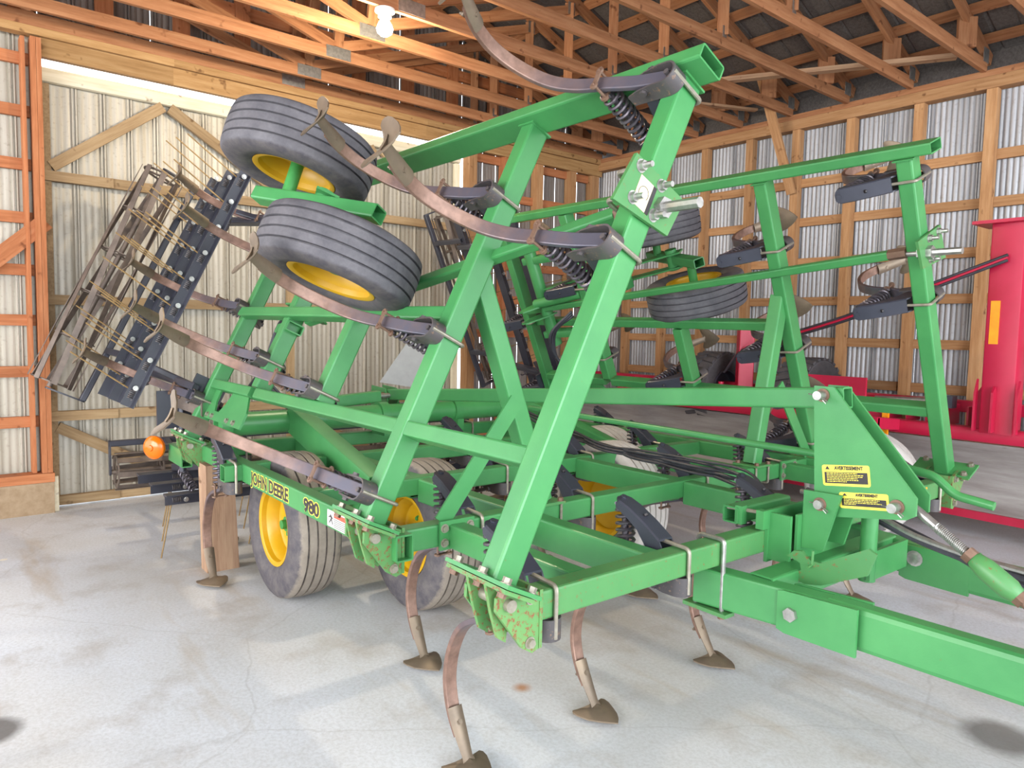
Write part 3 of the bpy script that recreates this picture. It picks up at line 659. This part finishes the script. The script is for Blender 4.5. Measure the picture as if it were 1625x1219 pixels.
# main rockshaft, wheel arms and hydraulics
for a, b in ((1.44, 2.10), (2.10, 3.72), (3.72, 4.41)):
    G2('rockshaft', G().cyl((-4.82, a, .965), (-4.82, b, .965), .078, n=28), GP, cult)
for Y in (1.45, 2.6, 3.25, 4.40):
    g = G(); n_ = 24
    ring = lambda x, r: [(-4.82+r*math.cos(2*math.pi*i/n_), x, .965+r*math.sin(2*math.pi*i/n_)) for i in range(n_)]
    g.rings([ring(Y-.035, .098), ring(Y+.035, .098), ring(Y+.035, .079), ring(Y-.035, .079)], loop=True)
    g.box((-4.92, Y-.03, .82), (-4.72, Y+.03, .905)); G2('rockshaft_bearing', g, GP, cult)
for Y in (1.925, 2*YC-1.925):
    M, L = frame((-4.80, Y, .985), (-3.62, Y, .70), (0, 0, 1)); G2('wheel_arm', tube(L, .12, .18, .01), GP, cult, M)
    beam('walking_beam', (-4.24, Y, .45), (-3.46, Y, .45), .10, .12, GP, cult); G2('pivot_pin', G().cyl((-3.86, Y-.08, .50), (-3.86, Y+.08, .50), .03, n=16), 'zinc_dull', cult)
    M, L = frame((-3.72, Y, .72), (-3.86, Y, .44), (1, 0, 0)); G2('arm_drop', tube(L, .12, .10, .008), GP, cult, M)
    s_ = 1 if Y < YC else -1
    for X, y in ((-4.17, -.14), (-3.56, .14)): G2('spindle', G().cyl((X+(0 if s_ > 0 else .10), Y, .432), (X+(0 if s_ > 0 else .10), Y+y*s_*1.2, .432), .03, n=14), 'hub_green', cult)
# depth link from mast to rockshaft, crank rod
beam('depth_link', (-5.05, 2.81, 1.092), (-1.40, 2.81, 1.378), .075, .085, GP, cult)
for y in (2.755, 2.853): G2('link_bracket', G().prism([(-5.30, .93), (-5.08, .93), (-5.02, 1.05), (-5.06, 1.14), (-5.28, 1.15)], .012, Matrix(((1, 0, 0, 0), (0, 0, 1, y), (0, 1, 0, 0), (0, 0, 0, 1)))), GP, cult)
G2('link_pin', G().cyl((-5.08, 2.72, 1.088), (-5.08, 2.89, 1.088), .02, n=14), 'rusty_steel', cult)
G2('crank_rod', G().rod(rnd_path([(-3.7, 3.10, 1.10), (-1.285, 3.10, 1.085), (-1.18, 3.10, 1.072), (-1.10, 3.10, 1.008), (-.965, 3.10, .992)], .028), .0175, 12), GP, cult)
beam('depth_cylinder', (-5.02, 2.16, 1.05), (-5.02, 2.68, 1.085), .085, .085, GP, cult); G2('cylinder_rod', G().cyl((-5.02, 2.68, 1.085), (-5.02, 2.86, 1.09), .02, n=12), 'galvanized', cult)
# grey back of a warning panel at the rear
M = plane_M((-5.34, 3.13, 1.12), (0, 1, 0), (0, .35, 1)); put('rear_panel', G().prism([(-.26, 0), (.22, 0), (.22, .46), (.0, .46)], .003).mesh('rear_panel', False), 'grey_panel', cult, M)
G2('panel_post', G().box((-5.33, 3.20, .82), (-5.30, 3.25, 1.2)), 'black_paint', cult)
# ---- mast
mast_poly = [(-1.51, 1.42), (-1.43, 1.42), (-1.10, 1.04), (-1.10, .975), (-1.13, .955), (-1.46, .90), (-1.485, .96)]
PX = lambda y: Matrix(((1, 0, 0, 0), (0, 0, -1, y), (0, 1, 0, 0), (0, 0, 0, 1)))   # polygon in (X, z), extruded towards -Y
mp1 = G2('mast_plate', G().prism(mast_poly, .012, PX(2.762)), GP, cult); G2('mast_plate', G().prism(mast_poly, .012, PX(2.872)), GP, cult)
low = [(-1.515, 1.0), (-1.36, 1.005), (-1.425, .77), (-1.515, .765)]
for y in (2.735, 2.90): G2('mast_clevis', G().prism(low, .014, PX(y)), GP, cult)
G2('mast_mount', G().box((-1.528, 2.69, .70), (-1.516, 3.09, .90)).box((-1.632, 2.64, .69), (-1.618, 3.12, .905)).box((-1.618, 2.655, .70), (-1.528, 2.67, .895)).box((-1.618, 3.08, .70), (-1.528, 3.095, .895)), GP, cult)
for x, z in ((-1.47, 1.385), (-1.445, .955), (-1.165, .998)):
    G2('mast_pin', G().cyl((x, 2.70, z), (x, 2.925, z), .018, n=18), 'galvanized', cult)
    G2('pin_washer', G().cyl((x, 2.749, z), (x, 2.742 if z != .955 else 2.718, z), .027, n=20), 'rusty_steel', cult)
    G2('cotter_pin', G().rod([(x-.038, 2.708, z+.004), (x, 2.706, z), (x+.03, 2.706, z-.012), (x+.042, 2.706, z-.020), (x+.036, 2.706, z-.028), (x+.022, 2.706, z-.016)], .0025, 6), 'galvanized', cult)
beam('mast_spacer', (-1.25, 2.764, .985), (-1.25, 2.858, .985), .05, .05, GP, cult)
# warning decals on the mast plate
def warn(cx, cz, w, h, tilt, lines):
    M = plane_M((cx, 2.7495, cz), (math.cos(tilt), 0, math.sin(tilt)), (-math.sin(tilt), 0, math.cos(tilt)))
    d = put('warning_decal', G().prism(rrect(w, h, .008), .0008).mesh('warning_decal', False), 'decal_yellow', cult, M)
    ht = h*.27; pz = -h*.5+.010; ph = h-ht-.016
    Mb = M @ Matrix.Translation((0, 0, .0009)); put('decal_panel', G().box((-w/2+.009, pz, 0), (w/2-.009, pz+ph, .0005)).mesh('decal_panel', False), 'decal_black', d, Mb)
    text('decal_lettering', 'AVERTISSEMENT', ht*.86, 'decal_black', d, M @ Matrix.Translation((w*.07, h/2-ht*.56, .0012)), offset=.0009, sx=.80)
    tri = [(-w*.43, h/2-ht*.80), (-w*.33, h/2-ht*.80), (-w*.38, h/2-ht*.18)]; put('decal_triangle', G().prism(tri, .0005).mesh('decal_triangle', False), 'decal_black', d, M @ Matrix.Translation((0, 0, .0009)))
    n = len(lines); st = ph/(n+.8); g = G(); rng = random.Random(n)
    for i, f in enumerate(lines):
        y = pz+ph-st*(i+.85); x = -w/2+.018; xe = x+(w-.036)*f
        while x < xe:
            l = rng.uniform(.004, .014); g.box((x, y, 0), (min(x+l, xe), y+st*.42, .0004)); x += l+.0025
    put('decal_print', g.mesh('decal_print', False), 'decal_yellow', d, M @ Matrix.Translation((0, 0, .0014)), kind='stuff')
warn(-1.362, 1.080, .188, .082, .135, [.80, .95, .93, .80, .83, .52])
warn(-1.288, .994, .188, .062, .135, [.90, .85, .95, .30])
# ---- hitch frame
for sgn in (1, -1):
    m = (lambda p: V(p)) if sgn > 0 else mirY
    beam('hitch_arm', m((-1.74, 2.36, .632)), m((-1.18, 2.455, .628)), .085, .145, GP, cult)
    beam('drawbar', m((-1.24, 2.452, .628)), m((-.25, 2.50, .628)), .09, .152, GP, cult, r=.02); beam('drawbar', m((-.28, 2.50, .628)), m((.75, 2.86, .62)), .09, .14, GP, cult)
    for dy in (-.062, .050):
        a, b = m((-1.40, 2.435+dy, 0)), m((-1.115, 2.448+dy, 0)); M, L = frame(a, b)
        G2('splice_plate', G().prism([(0, .555), (.03, .545), (L, .543), (L, .708), (.02, .70), (0, .695)], .012, M @ Matrix(((1, 0, 0, 0), (0, 0, 1, -.006), (0, 1, 0, 0), (0, 0, 0, 1)))), GP, cult)
    pb = m((-1.345, 2.375, .622)) if sgn > 0 else V((-1.335, 3.353, .648)); G2('hitch_bolt', G().bolt(pb, (0, -1, 0), .026, .018), 'galvanized', cult)
    ub = m((-1.62, 2.345, .83)); G2('u_bolt', G().rod(rnd_path([(-1.74, ub.y, .54), (-1.735, ub.y, .831), (-1.618, ub.y, .831), (-1.618, ub.y, .535)], .02), .0095, 8), 'galvanized', cult)
    G2('clamp_plate', G().box((-1.78, ub.y-.03, .538), (-1.58, ub.y+.03, .553)), 'green_worn', cult)
    G2('bolt', G().bolt((-1.618, ub.y, .538), (0, 0, -1), .014, .014), 'rusty_steel', cult)
beam('hitch_cross_tube', (-1.50, 2.42, .652), (-1.50, 3.43, .652), .10, .12, GP, cult)
hook = [(-.03, -.005), (.0, .022), (.035, .028), (.05, .012), (.075, .0), (.115, .0), (.30, .10), (.33, .085), (.30, .0), (.12, -.085), (.05, -.098), (-.02, -.08), (-.03, -.062), (.015, -.062), (.035, -.045), (.028, -.02), (.0, -.012)]
G2('latch_hook', G().prism([(-1.475+x*.95, .76+z) for x, z in hook], .014, PX(2.612)), 'green_worn', cult); G2('latch_pin', G().rod([(-1.40, 2.57, .74), (-1.40, 2.60, .745), (-1.398, 2.60, .80)], .005, 6), 'green_worn', cult)
G2('jack_tube', G().cyl((-1.375, 3.0, .90), (-1.375, 3.0, .61), .033, n=20), GP, cult); G2('jack_bracket', G().box((-1.36, 2.96, .62), (-1.345, 3.30, .74)), GP, cult)
# turnbuckle
ta, tb = V((-1.145, 2.81, 1.003)), V((-.785, 2.81, .760)); td = (tb-ta).normalized()
g = G().cyl(ta, ta+td*.11, .017, n=14)
tn = G(); q = ta+td*.10; N = 26*12
G2('turnbuckle_screw', g.cyl(ta+td*.10, ta+td*.245, .0165, n=14), 'galvanized', cult)
G2('screw_thread', G().helix(ta+td*.11, ta+td*.235, .0165, .0028, 20, 12, 5), 'galvanized', cult)
G2('turnbuckle_nut', G().cyl(ta+td*.235, ta+td*.262, .029, n=6), 'rusty_steel', cult)
R = []; u_ = td.orthogonal().normalized(); w_ = td.cross(u_)
for d_, r_ in ((.262, .024), (.27, .030), (.31, .038), (.40, .039), (.425, .030), (.43, .028)): R.append([ta+td*d_+(u_*math.cos(k*math.pi/9)+w_*math.sin(k*math.pi/9))*r_ for k in range(18)])
G2('turnbuckle_body', G().rings(R), 'green_worn', cult); G2('turnbuckle_nut', G().cyl(ta+td*.43, ta+td*.455, .029, n=6), 'rusty_steel', cult)
G2('turnbuckle_screw', G().cyl(ta+td*.455, ta+td*.80, .019, n=14), 'rusty_steel', cult)
# stub tube and clamp blocks behind the front bar
beam('stub_tube', (-1.77, 2.60, .862), (-1.77, 3.0, .862), .075, .07, GP, cult)
for x in (-1.735, -1.635): G2('clamp_block', G().box((x-.017, 2.605, .828), (x+.017, 2.64, .905)), GP, cult)
G2('u_bolt', G().rod(rnd_path([(-1.80, 2.622, .885), (-1.617, 2.665, .885), (-1.617, 2.665, .705)], .02), .008, 8), 'zinc_dull', cult)
# ---- hydraulic hoses
hose = lambda nm, pts, r, mat='hose_rubber': G2(nm, G().rod(bez(pts, 6), r, 8), mat, cult)
for k in range(2): hose('hydraulic_hose', [(-1.75, 3.12+.05*k, .90), (-1.50, 3.1+.03*k, .885), (-1.383, 3.1, .862-.018*k), (-1.242, 3.1, .815-.014*k), (-1.077, 3.1, .787-.018*k), (-.99, 3.1, .777-.018*k), (-.856, 3.1, .771-.026*k), (-.3, 3.05, .75-.03*k), (.4, 2.95, .74)], .0125, 'hose_rubber' if k else 'galvanized')
hose('hydraulic_hose', [(-1.75, 3.2, .88), (-1.45, 3.18, .85), (-1.2, 3.14, .80), (-1.0, 3.12, .735), (-.8, 3.11, .715), (-.3, 3.06, .70)], .011)
G2('hose_clip', G().cyl((-1.03, 3.1, .775), (-1.015, 3.1, .773), .034, n=14), 'hose_rubber', cult)
for k in range(6):
    e = .020*(k-2); f_ = .012*((k*3) % 5); hose('hydraulic_hose', [(-4.6, 3.75+e, .96), (-3.83, 3.56+e, .865+f_), (-3.27, 3.40-e, .86+f_*.5), (-2.95, 3.34+e*.6, .852+f_), (-2.50, 3.30-e*.7, .85+f_*1.4), (-2.14, 3.25+e, .84+f_*1.5), (-1.82, 3.06-2*e, .80+f_), (-1.60, 3.0+e, .76)], .0075 if k % 2 else .0095)
for k in range(2): hose('hydraulic_hose', [(-4.9, 1.95+.03*k, 1.0), (-4.95, 1.75, 1.25+.03*k), (-4.75, 1.62, 1.35), (-4.5, 1.55+.02*k, 1.42)], .010)
hose('hydraulic_hose', [tuple(FL.p(-4.75, .3, -.10)), tuple(FL.p(-4.80, .55, -.16)), tuple(FL.p(-4.75, .85, -.12)), tuple(FL.p(-4.45, 1.0, -.10)), tuple(FL.p(-3.9, 1.1, -.10))], .012)
for k in range(3): hose('hydraulic_hose', [tuple(FR.p(-4.3, .95+.02*k, -.12)), tuple(FR.p(-4.45, .85, -.22-.03*k)), tuple(FR.p(-4.5, .62, -.24)), tuple(FR.p(-4.4, .45, -.16)), tuple(FR.p(-4.25, .62, -.12-.02*k)), tuple(FR.p(-4.2, .8, -.14))], .011)
# ---- lettering and decal on the left side rail
MR = lambda X, z: plane_M((X, 1.3505, z), (1, 0, 0), (0, 0, 1))
for body, X, sz, sx_ in (('JOHN DEERE', -3.73, .092, 1.02), ('980', -3.18, .086, 1.38)):
    text('lettering_outline', body, sz, 'decal_yellow', cult, MR(X, ZB-.002), offset=.0070, sx=sx_); text('lettering', body, sz, 'decal_black', cult, MR(X, ZB-.002) @ Matrix.Translation((0, 0, .0008)), offset=.0032, sx=sx_)
MD = MR(-2.865, ZB-.004) @ Matrix.Diagonal((1.35, 1.05, 1, 1)); dd = put('safety_decal', G().box((-.10, -.035, 0), (.10, .035, .0008)).mesh('safety_decal', False), 'decal_white', cult, MD)
put('decal_banner', G().box((-.05, .010, .0008), (.06, .030, .0013)).mesh('decal_banner', False), 'decal_red', dd, MD)
g = G()
for i in range(5): g.box((-.05, .002-.008*i, .0008), (.085-.01*(i % 2), .005-.008*i, .0012))
for p, q in (((-.075, .02), (-.07, .0)), ((-.07, 0), (-.085, -.02)), ((-.07, 0), (-.058, -.022)), ((-.072, .012), (-.09, .004)), ((-.072, .012), (-.06, .002))):
    M_, L_ = frame((p[0], p[1], .001), (q[0], q[1], .001)); g.box((0, -.003, -.0004), (L_, .003, .0006), M_)
put('decal_print', g.mesh('decal_print', False), 'decal_black', dd, MD, kind='stuff')
# ---- rear harrow and rolling basket on each section
ME['tine_coil'] = G().helix((-.012, -.03, 0), (-.012, .03, 0), .020, .0048, 5, 10, 5).mesh('tine_coil')
tn_ = G().rod([(-.02, -.03, .0), (-.02, -.055, -.14), (-.02, -.085, -.30), (-.02, -.11, -.43)], .0052, 6)
ME['tine'] = tn_.mesh('tine')
def harrow(F, a0, a1, n0=.38, Xs=(-5.30, -5.72, -6.14), nb=.645, Xb=-6.72, dn=0, sp=.205, br=.165, brk=()):
    rng = random.Random(3)
    for j, X in enumerate(Xs):
        M = F.M(X, a0, n0); L = a1-a0; s_ = 1 if (M.to_3x3() @ V((0, 1, 0))).dot(F.ea) > 0 else -1
        g = G()
        Rr = [[(-.05, y, .035), (-.05, y, .028), (-.006, y, .022), (-.006, y, -.035), (.0, y, -.035), (.0, y, .028), (.05, y, .035), (.05, y, .042), (-.05, y, .042)] for y in (0, L*s_)]
        bar = G2('harrow_bar', g.rings(Rr if s_ > 0 else Rr[::-1]), 'black_paint', cult, M)
        a = a0+.08+sp*(j/3)
        while a < a1-.04:
            put('tine', ME['tine'], 'tine_rust', bar, F.M(X, a, n0)); put('tine_coil', ME['tine_coil'], 'black_rusty', bar, F.M(X, a, n0)); G2('bolt', G().bolt((.03, 0, -.0), (1, 0, 0), .013, .010).cyl((.0, 0, 0), (.03, 0, 0), .006, n=6), 'galvanized', bar, F.M(X, a+.05, n0)); a += sp
    for a in (a0+.28, a1-.35):
        beam('harrow_arm', F.p(-5.02, a, .10), F.p(Xs[2]-.05, a, n0-.06), .05, .06, 'black_paint', cult, up=-F.en); beam('harrow_arm', F.p(-5.02, a, .0), F.p(-5.5, a+.03, n0-.10), .04, .04, 'black_paint', cult, up=-F.en)
        G2('harrow_mount', G().box((-.02, -.09, -.11), (.0, .09, .11)), 'black_paint', cult, F.M(-5.05, a, .02))
        beam('basket_arm', F.p(Xs[2], a+.06, n0-.04), F.p(Xb, a+.06, nb-br-.09), .05, .05, 'black_paint', cult, up=-F.en)
        G2('down_spring', G().helix(F.p(Xs[0]-.02, a-.07, n0-.03), F.p(Xs[1], a-.07, n0-.13), .03, .006, 7), 'spring_steel', cult)
    # rolling basket
    bk = beam('basket_frame', F.p(Xb, a0-.10, nb-br-.09), F.p(Xb, a1+.02, nb-br-.09), .05, .05, 'black_paint', cult, up=-F.en)
    for a in (a0-.10, a1+.02): 
        M, L = frame(F.p(Xb, a, nb-br-.12), F.p(Xb, a, nb+.03), (1, 0, 0)); G2('basket_end_plate', G().prism(rrect(.30, .06, .028, 5), .012, Matrix.Translation((L/2, 0, -.006)) @ Matrix(((1, 0, 0, 0), (0, 0, 1, 0), (0, -1, 0, 0), (0, 0, 0, 1)))), 'black_paint', bk, M)
    axl = G2('basket_axle', G().cyl(F.p(Xb, a0-.09, nb), F.p(Xb, a1+.0, nb), .02, n=12), 'basket_steel', cult)
    x_, n_ = V((1, 0, 0)), F.en; nd = max(4, round((a1-a0)/.36)+1)
    for i in range(nd):
        a = a0-.05+(a1-a0)*i/(nd-1); g = G(); c = F.p(Xb, a, nb)
        ring = lambda r, da: [c+F.ea*da+(x_*math.cos(2*math.pi*k/24)+n_*math.sin(2*math.pi*k/24))*r for k in range(24)]
        g.rings([ring(br-.012, -.004), ring(br-.012, .004), ring(br-.05, .004), ring(br-.05, -.004)], loop=True)
        for k in range(3):
            d = x_*math.cos(k*2.094)+n_*math.sin(k*2.094); M, L = frame(c, c+d*(br-.05), F.ea); g.box((0, -.02, -.004), (L, .02, .004), M)
        G2('basket_disc', g, 'basket_steel', axl)
    for k in range(8):
        R = []
        for i in range(13):
            t_ = i/12; th = 2*math.pi*k/8+.9*t_; c = F.p(Xb, a0-.06+(a1-a0+.02)*t_, nb); d = x_*math.cos(th)+n_*math.sin(th); s2 = F.ea.cross(d)
            R.append([c+d*br+s2*.022, c+d*(br+.006)+s2*.022, c+d*(br+.006)-s2*.022, c+d*br-s2*.022])
        G2('basket_bar', G().rings(R), 'basket_steel', axl)
harrow(FL, -.02, 1.88); harrow(FR, -.02, 1.88); harrow(FM, 1.20, 4.65, n0=.37, sp=.30, nb=.40, br=.15)
# black mounts at the rear of the main frame and amber lamp
for Y in (1.26, 4.59): 
    G2('harrow_mount', G().box((-5.32, Y-.10, .90), (-5.30, Y+.12, 1.16)), 'black_paint', cult); beam('harrow_post', (-5.27, Y+.05, .60), (-5.27, Y+.05, 1.12), .035, .035, 'black_paint', cult); beam('harrow_link', (-5.3, Y+.05, 1.09), (-4.95, Y+.12, 1.06), .06, .10, 'basket_steel', cult)
G2('rear_box', tube(.34, .07, .12, .008), GP, cult, Matrix.Translation((-5.42, 1.29, .72)))
M = plane_M((-5.43, 1.150, .760), (.55, -.835, 0), (0, 0, 1)); R = []
lamp2 = put('amber_lamp', G().rings([[(r*math.cos(k*math.pi/14), r*math.sin(k*math.pi/14), z) for k in range(28)] for r, z in ((.080, -.020), (.082, 0), (.074, .012), (.05, .024), (.022, .029), (.018, .036), (.006, .038))]).mesh('amber_lamp'), 'amber_lens', cult, plane_M((-5.42, 1.16, .758), (.78, .62, 0), (0, 0, 1)))
G2('lamp_bracket', G().box((-5.46, 1.16, .74), (-5.40, 1.30, .775)), 'black_paint', cult)
# bearing gusset at the rear corner of the left wing and a slotted rear plate
for sgn, F in ((1, FL), (-1, FR)):
    m = (lambda p: V(p)) if sgn > 0 else mirY
    y0 = m((0, 1.45, 0)).y
    g = G(); a = F.p(-4.93, .0, .045); poly = [(-4.96, .10), (-4.25, .10), (-4.25, .20), (-4.33, .30), (-4.62, .30), (-4.66, .22), (-4.72, .16), (-4.80, .16), (-4.85, .22), (-4.86, .30), (-4.96, .30)]
    Mw = F.M(0, 0); s_ = 1 if (Mw.to_3x3() @ V((0, 1, 0))).dot(F.ea) > 0 else -1
    pl_ = [(x, y*s_) for x, y in poly]; pl_ = pl_ if s_ > 0 else pl_[::-1]
    G2('gusset_plate', G().prism(pl_, .012), GP, cult, Mw)
    for x in (-4.9, -4.8, -4.5, -4.38): G2('bolt', G().bolt((x, .125*s_, .0), (0, 0, -1), .014, .012), 'zinc_dull', cult, Mw)
# orange reflector at the right end of the front bar
G2('reflector', G().box((-1.632, 4.02, .735), (-1.629, 4.20, .81)), 'reflector_orange', cult)
# ------------------------------------------------------------------ timber prop under the left rail
tp_ = G().add([(-4.955, 1.34, 0), (-4.82, 1.34, 0), (-4.82, 1.545, 0), (-4.955, 1.545, 0), (-4.965, 1.33, .712), (-4.845, 1.345, .70), (-4.845, 1.52, .70), (-4.965, 1.52, .712)], [(0, 3, 2, 1), (4, 5, 6, 7), (0, 1, 5, 4), (1, 2, 6, 5), (2, 3, 7, 6), (3, 0, 4, 7)])
M = plane_M((-4.89, 1.44, 0), (0, 0, 1), (0, 1, 0)); tpm = tp_.mesh('timber_prop', False); tpm.transform(M.inverted())
put('timber_prop', tpm, 'wood_block', None, M, label='upright squared timber block standing on the floor under the cultivator side rail', category='block')

# ------------------------------------------------------------------ red land leveller along the right wall
red = empty('land_leveller', (-4.0, 6.85, 0), label='red pull-type land leveller with long grey steel blade parked against right wall', category='farm implement')
RP = 'red_paint'
Rb = lambda nm, a, b, mat=RP: G2(nm, G().box(a, b), mat, red)
yf = 6.62
M, L = frame((-7.0, yf, .845), (1.6, yf, .845)); G2('top_tube', tube(L, .12, .12, .03, hollow=False), RP, red, M)
g = G(); R = [[(x, yf+d, z) for z, d in ((.775, 0), (.65, .07), (.5, .105), (.35, .09), (.25, .05), (.20, .0))]+[(x, yf+d+.012, z) for z, d in ((.20, .0), (.25, .05), (.35, .09), (.5, .105), (.65, .07), (.775, 0))] for x in (-7.0, 1.6)]
G2('blade', g.rings(R), 'far_blade_steel', red); Rb('cutting_edge', (-7.0, yf-.02, .15), (1.6, yf+.01, .215))
# column with cap, gussets and reflector
cx = -2.07
M, L = frame((cx, yf+.02, .87), (cx, yf+.02, 2.52), (0, 1, 0)); G2('column', tube(L, .235, .20, .015), RP, red, M); Rb('column_cap', (cx-.23, yf-.16, 2.52), (cx+.30, yf+.20, 2.545))
for x in (cx-.15, cx-.02, cx+.14):
    G2('gusset', G().prism([(0, .885), (-.0, 1.20), (.03, 1.25), (.075, 1.20), (.075, .885)] if x == cx-.02 else [(0, .885), (0, 1.30), (.05, 1.18), (.05, .885)], .016, Matrix(((0, 0, 1, x), (-1, 0, 0, yf-.08), (0, 1, 0, 0), (0, 0, 0, 1)))), RP, red)
G2('gusset', G().prism([(cx-.17, .885), (cx-.117, .885), (cx-.117, 1.25), (cx-.17, 1.16)], .014, PX(yf-.03)), RP, red)
Rb('reflector', (cx-.085, yf-.084, 1.58), (cx-.02, yf-.080, 1.92), 'reflector_orange')
# rear frame, carrier posts, lugged tyres
beam('rear_tube', (-7.0, 7.05, 1.03), (-1.0, 7.05, 1.03), .12, .10, RP, red)
for x in (-6.2, -4.6, -3.1, -1.6): beam('frame_tube', (x, yf+.05, .88), (x, 7.0, 1.01), .10, .10, RP, red)
beam('carrier_post', (-4.53, 6.80, .90), (-4.53, 6.80, 1.72), .16, .16, RP, red); G2('carrier_hub', G().cyl((-4.75, 6.70, 1.02), (-4.75, 6.70, 1.06), .12, n=20).cyl((-4.75, 6.70, 1.06), (-4.75, 6.70, 1.10), .03, n=10), RP, red)
def lug_tyre(c, D, w, mat='tyre_lug', n=26):
    R = D/2; c = V(c); g = G().lathe([(R*.52, -w*.38), (R*.62, -w*.48), (R*.82, -w*.5), (R*.93, -w*.44), (R*.955, -w*.3), (R*.96, 0), (R*.955, w*.3), (R*.93, w*.44), (R*.82, w*.5), (R*.62, w*.48), (R*.52, w*.38)], 48)
    for k in range(n):
        for s_ in (-1, 1):
            a = 2*math.pi*(k+.25*s_)/n; da = .5*2*math.pi/n
            P_ = lambda rr, y, aa: (rr*math.cos(aa), y, rr*math.sin(aa))
            vs = []
            for rr in (R*.94, R): vs += [P_(rr, .02*w*s_, a), P_(rr, .02*w*s_, a+da), P_(rr, .44*w*s_, a+da*1.7), P_(rr, .44*w*s_, a+da*.7)]
            g.add(vs, [(4, 5, 6, 7), (0, 1, 5, 4), (1, 2, 6, 5), (2, 3, 7, 6), (3, 0, 4, 7)])
    Mt = Matrix.Translation(c) @ Matrix.Rotation(math.radians(90), 4, 'Z'); t_ = G2('tyre', g, mat, red, Mt); G2('rim', G().lathe([(R*.53, -w*.40), (R*.50, -w*.42), (R*.46, -w*.2), (.05, -w*.1), (.05, w*.1), (R*.46, w*.2), (R*.50, w*.42), (R*.53, w*.40)], 36), 'black_paint', t_, Mt); return t_
lug_tyre((-5.02, 6.98, .99), .86, .34); lug_tyre((-3.90, 6.98, .97), .86, .36)
Mt = Matrix.Translation((-2.80, 5.92, .43)) @ Matrix.Rotation(math.radians(18), 4, 'Z')
ft = G2('tyre', tyre_mesh(.86, .34, 5), 'tyre_pale', red, Mt); G2('rim', rim_mesh(.86, .34), 'black_paint', ft, Mt); Rb('wheel_fork', (-2.90, 6.13, .40), (-2.80, 6.18, .95)); beam('wheel_arm', (-2.85, 6.15, .90), (-2.85, 6.56, .86), .10, .10, RP, red)
Rb('wheel_shield', (-3.62, 6.36, .98), (-3.02, 6.39, 1.26)); G2('reflector', G().box((-2.91, 6.46, .70), (-2.86, 6.49, .98)), 'reflector_orange', red); Rb('side_plate', (-3.20, 6.50, .60), (-2.89, 6.53, 1.08))
for k in range(6): Rb('rib', (-2.98+.16*k, 6.72, .88), (-2.965+.16*k, 6.98, 1.05))
G2('hydraulic_ram', G().cyl((-3.05, 6.62, 1.07), (-2.55, 6.62, 1.09), .022, n=14), 'galvanized', red); G2('ram_clevis', G().box((-2.58, 6.57, 1.04), (-2.40, 6.67, 1.14)), 'black_paint', red)
for k in range(3): G2('hydraulic_hose', G().rod(bez([(-2.05, 6.50, 2.27-.02*k), (-2.6, 6.48, 2.06-.022*k), (-3.3, 6.48, 1.80-.022*k), (-4.0, 6.55, 1.60-.02*k), (-4.5, 6.7, 1.45), (-4.75, 6.75, 1.2)], 6), .013, 8), ('hose_rubber', RP, 'hose_rubber')[k], red)
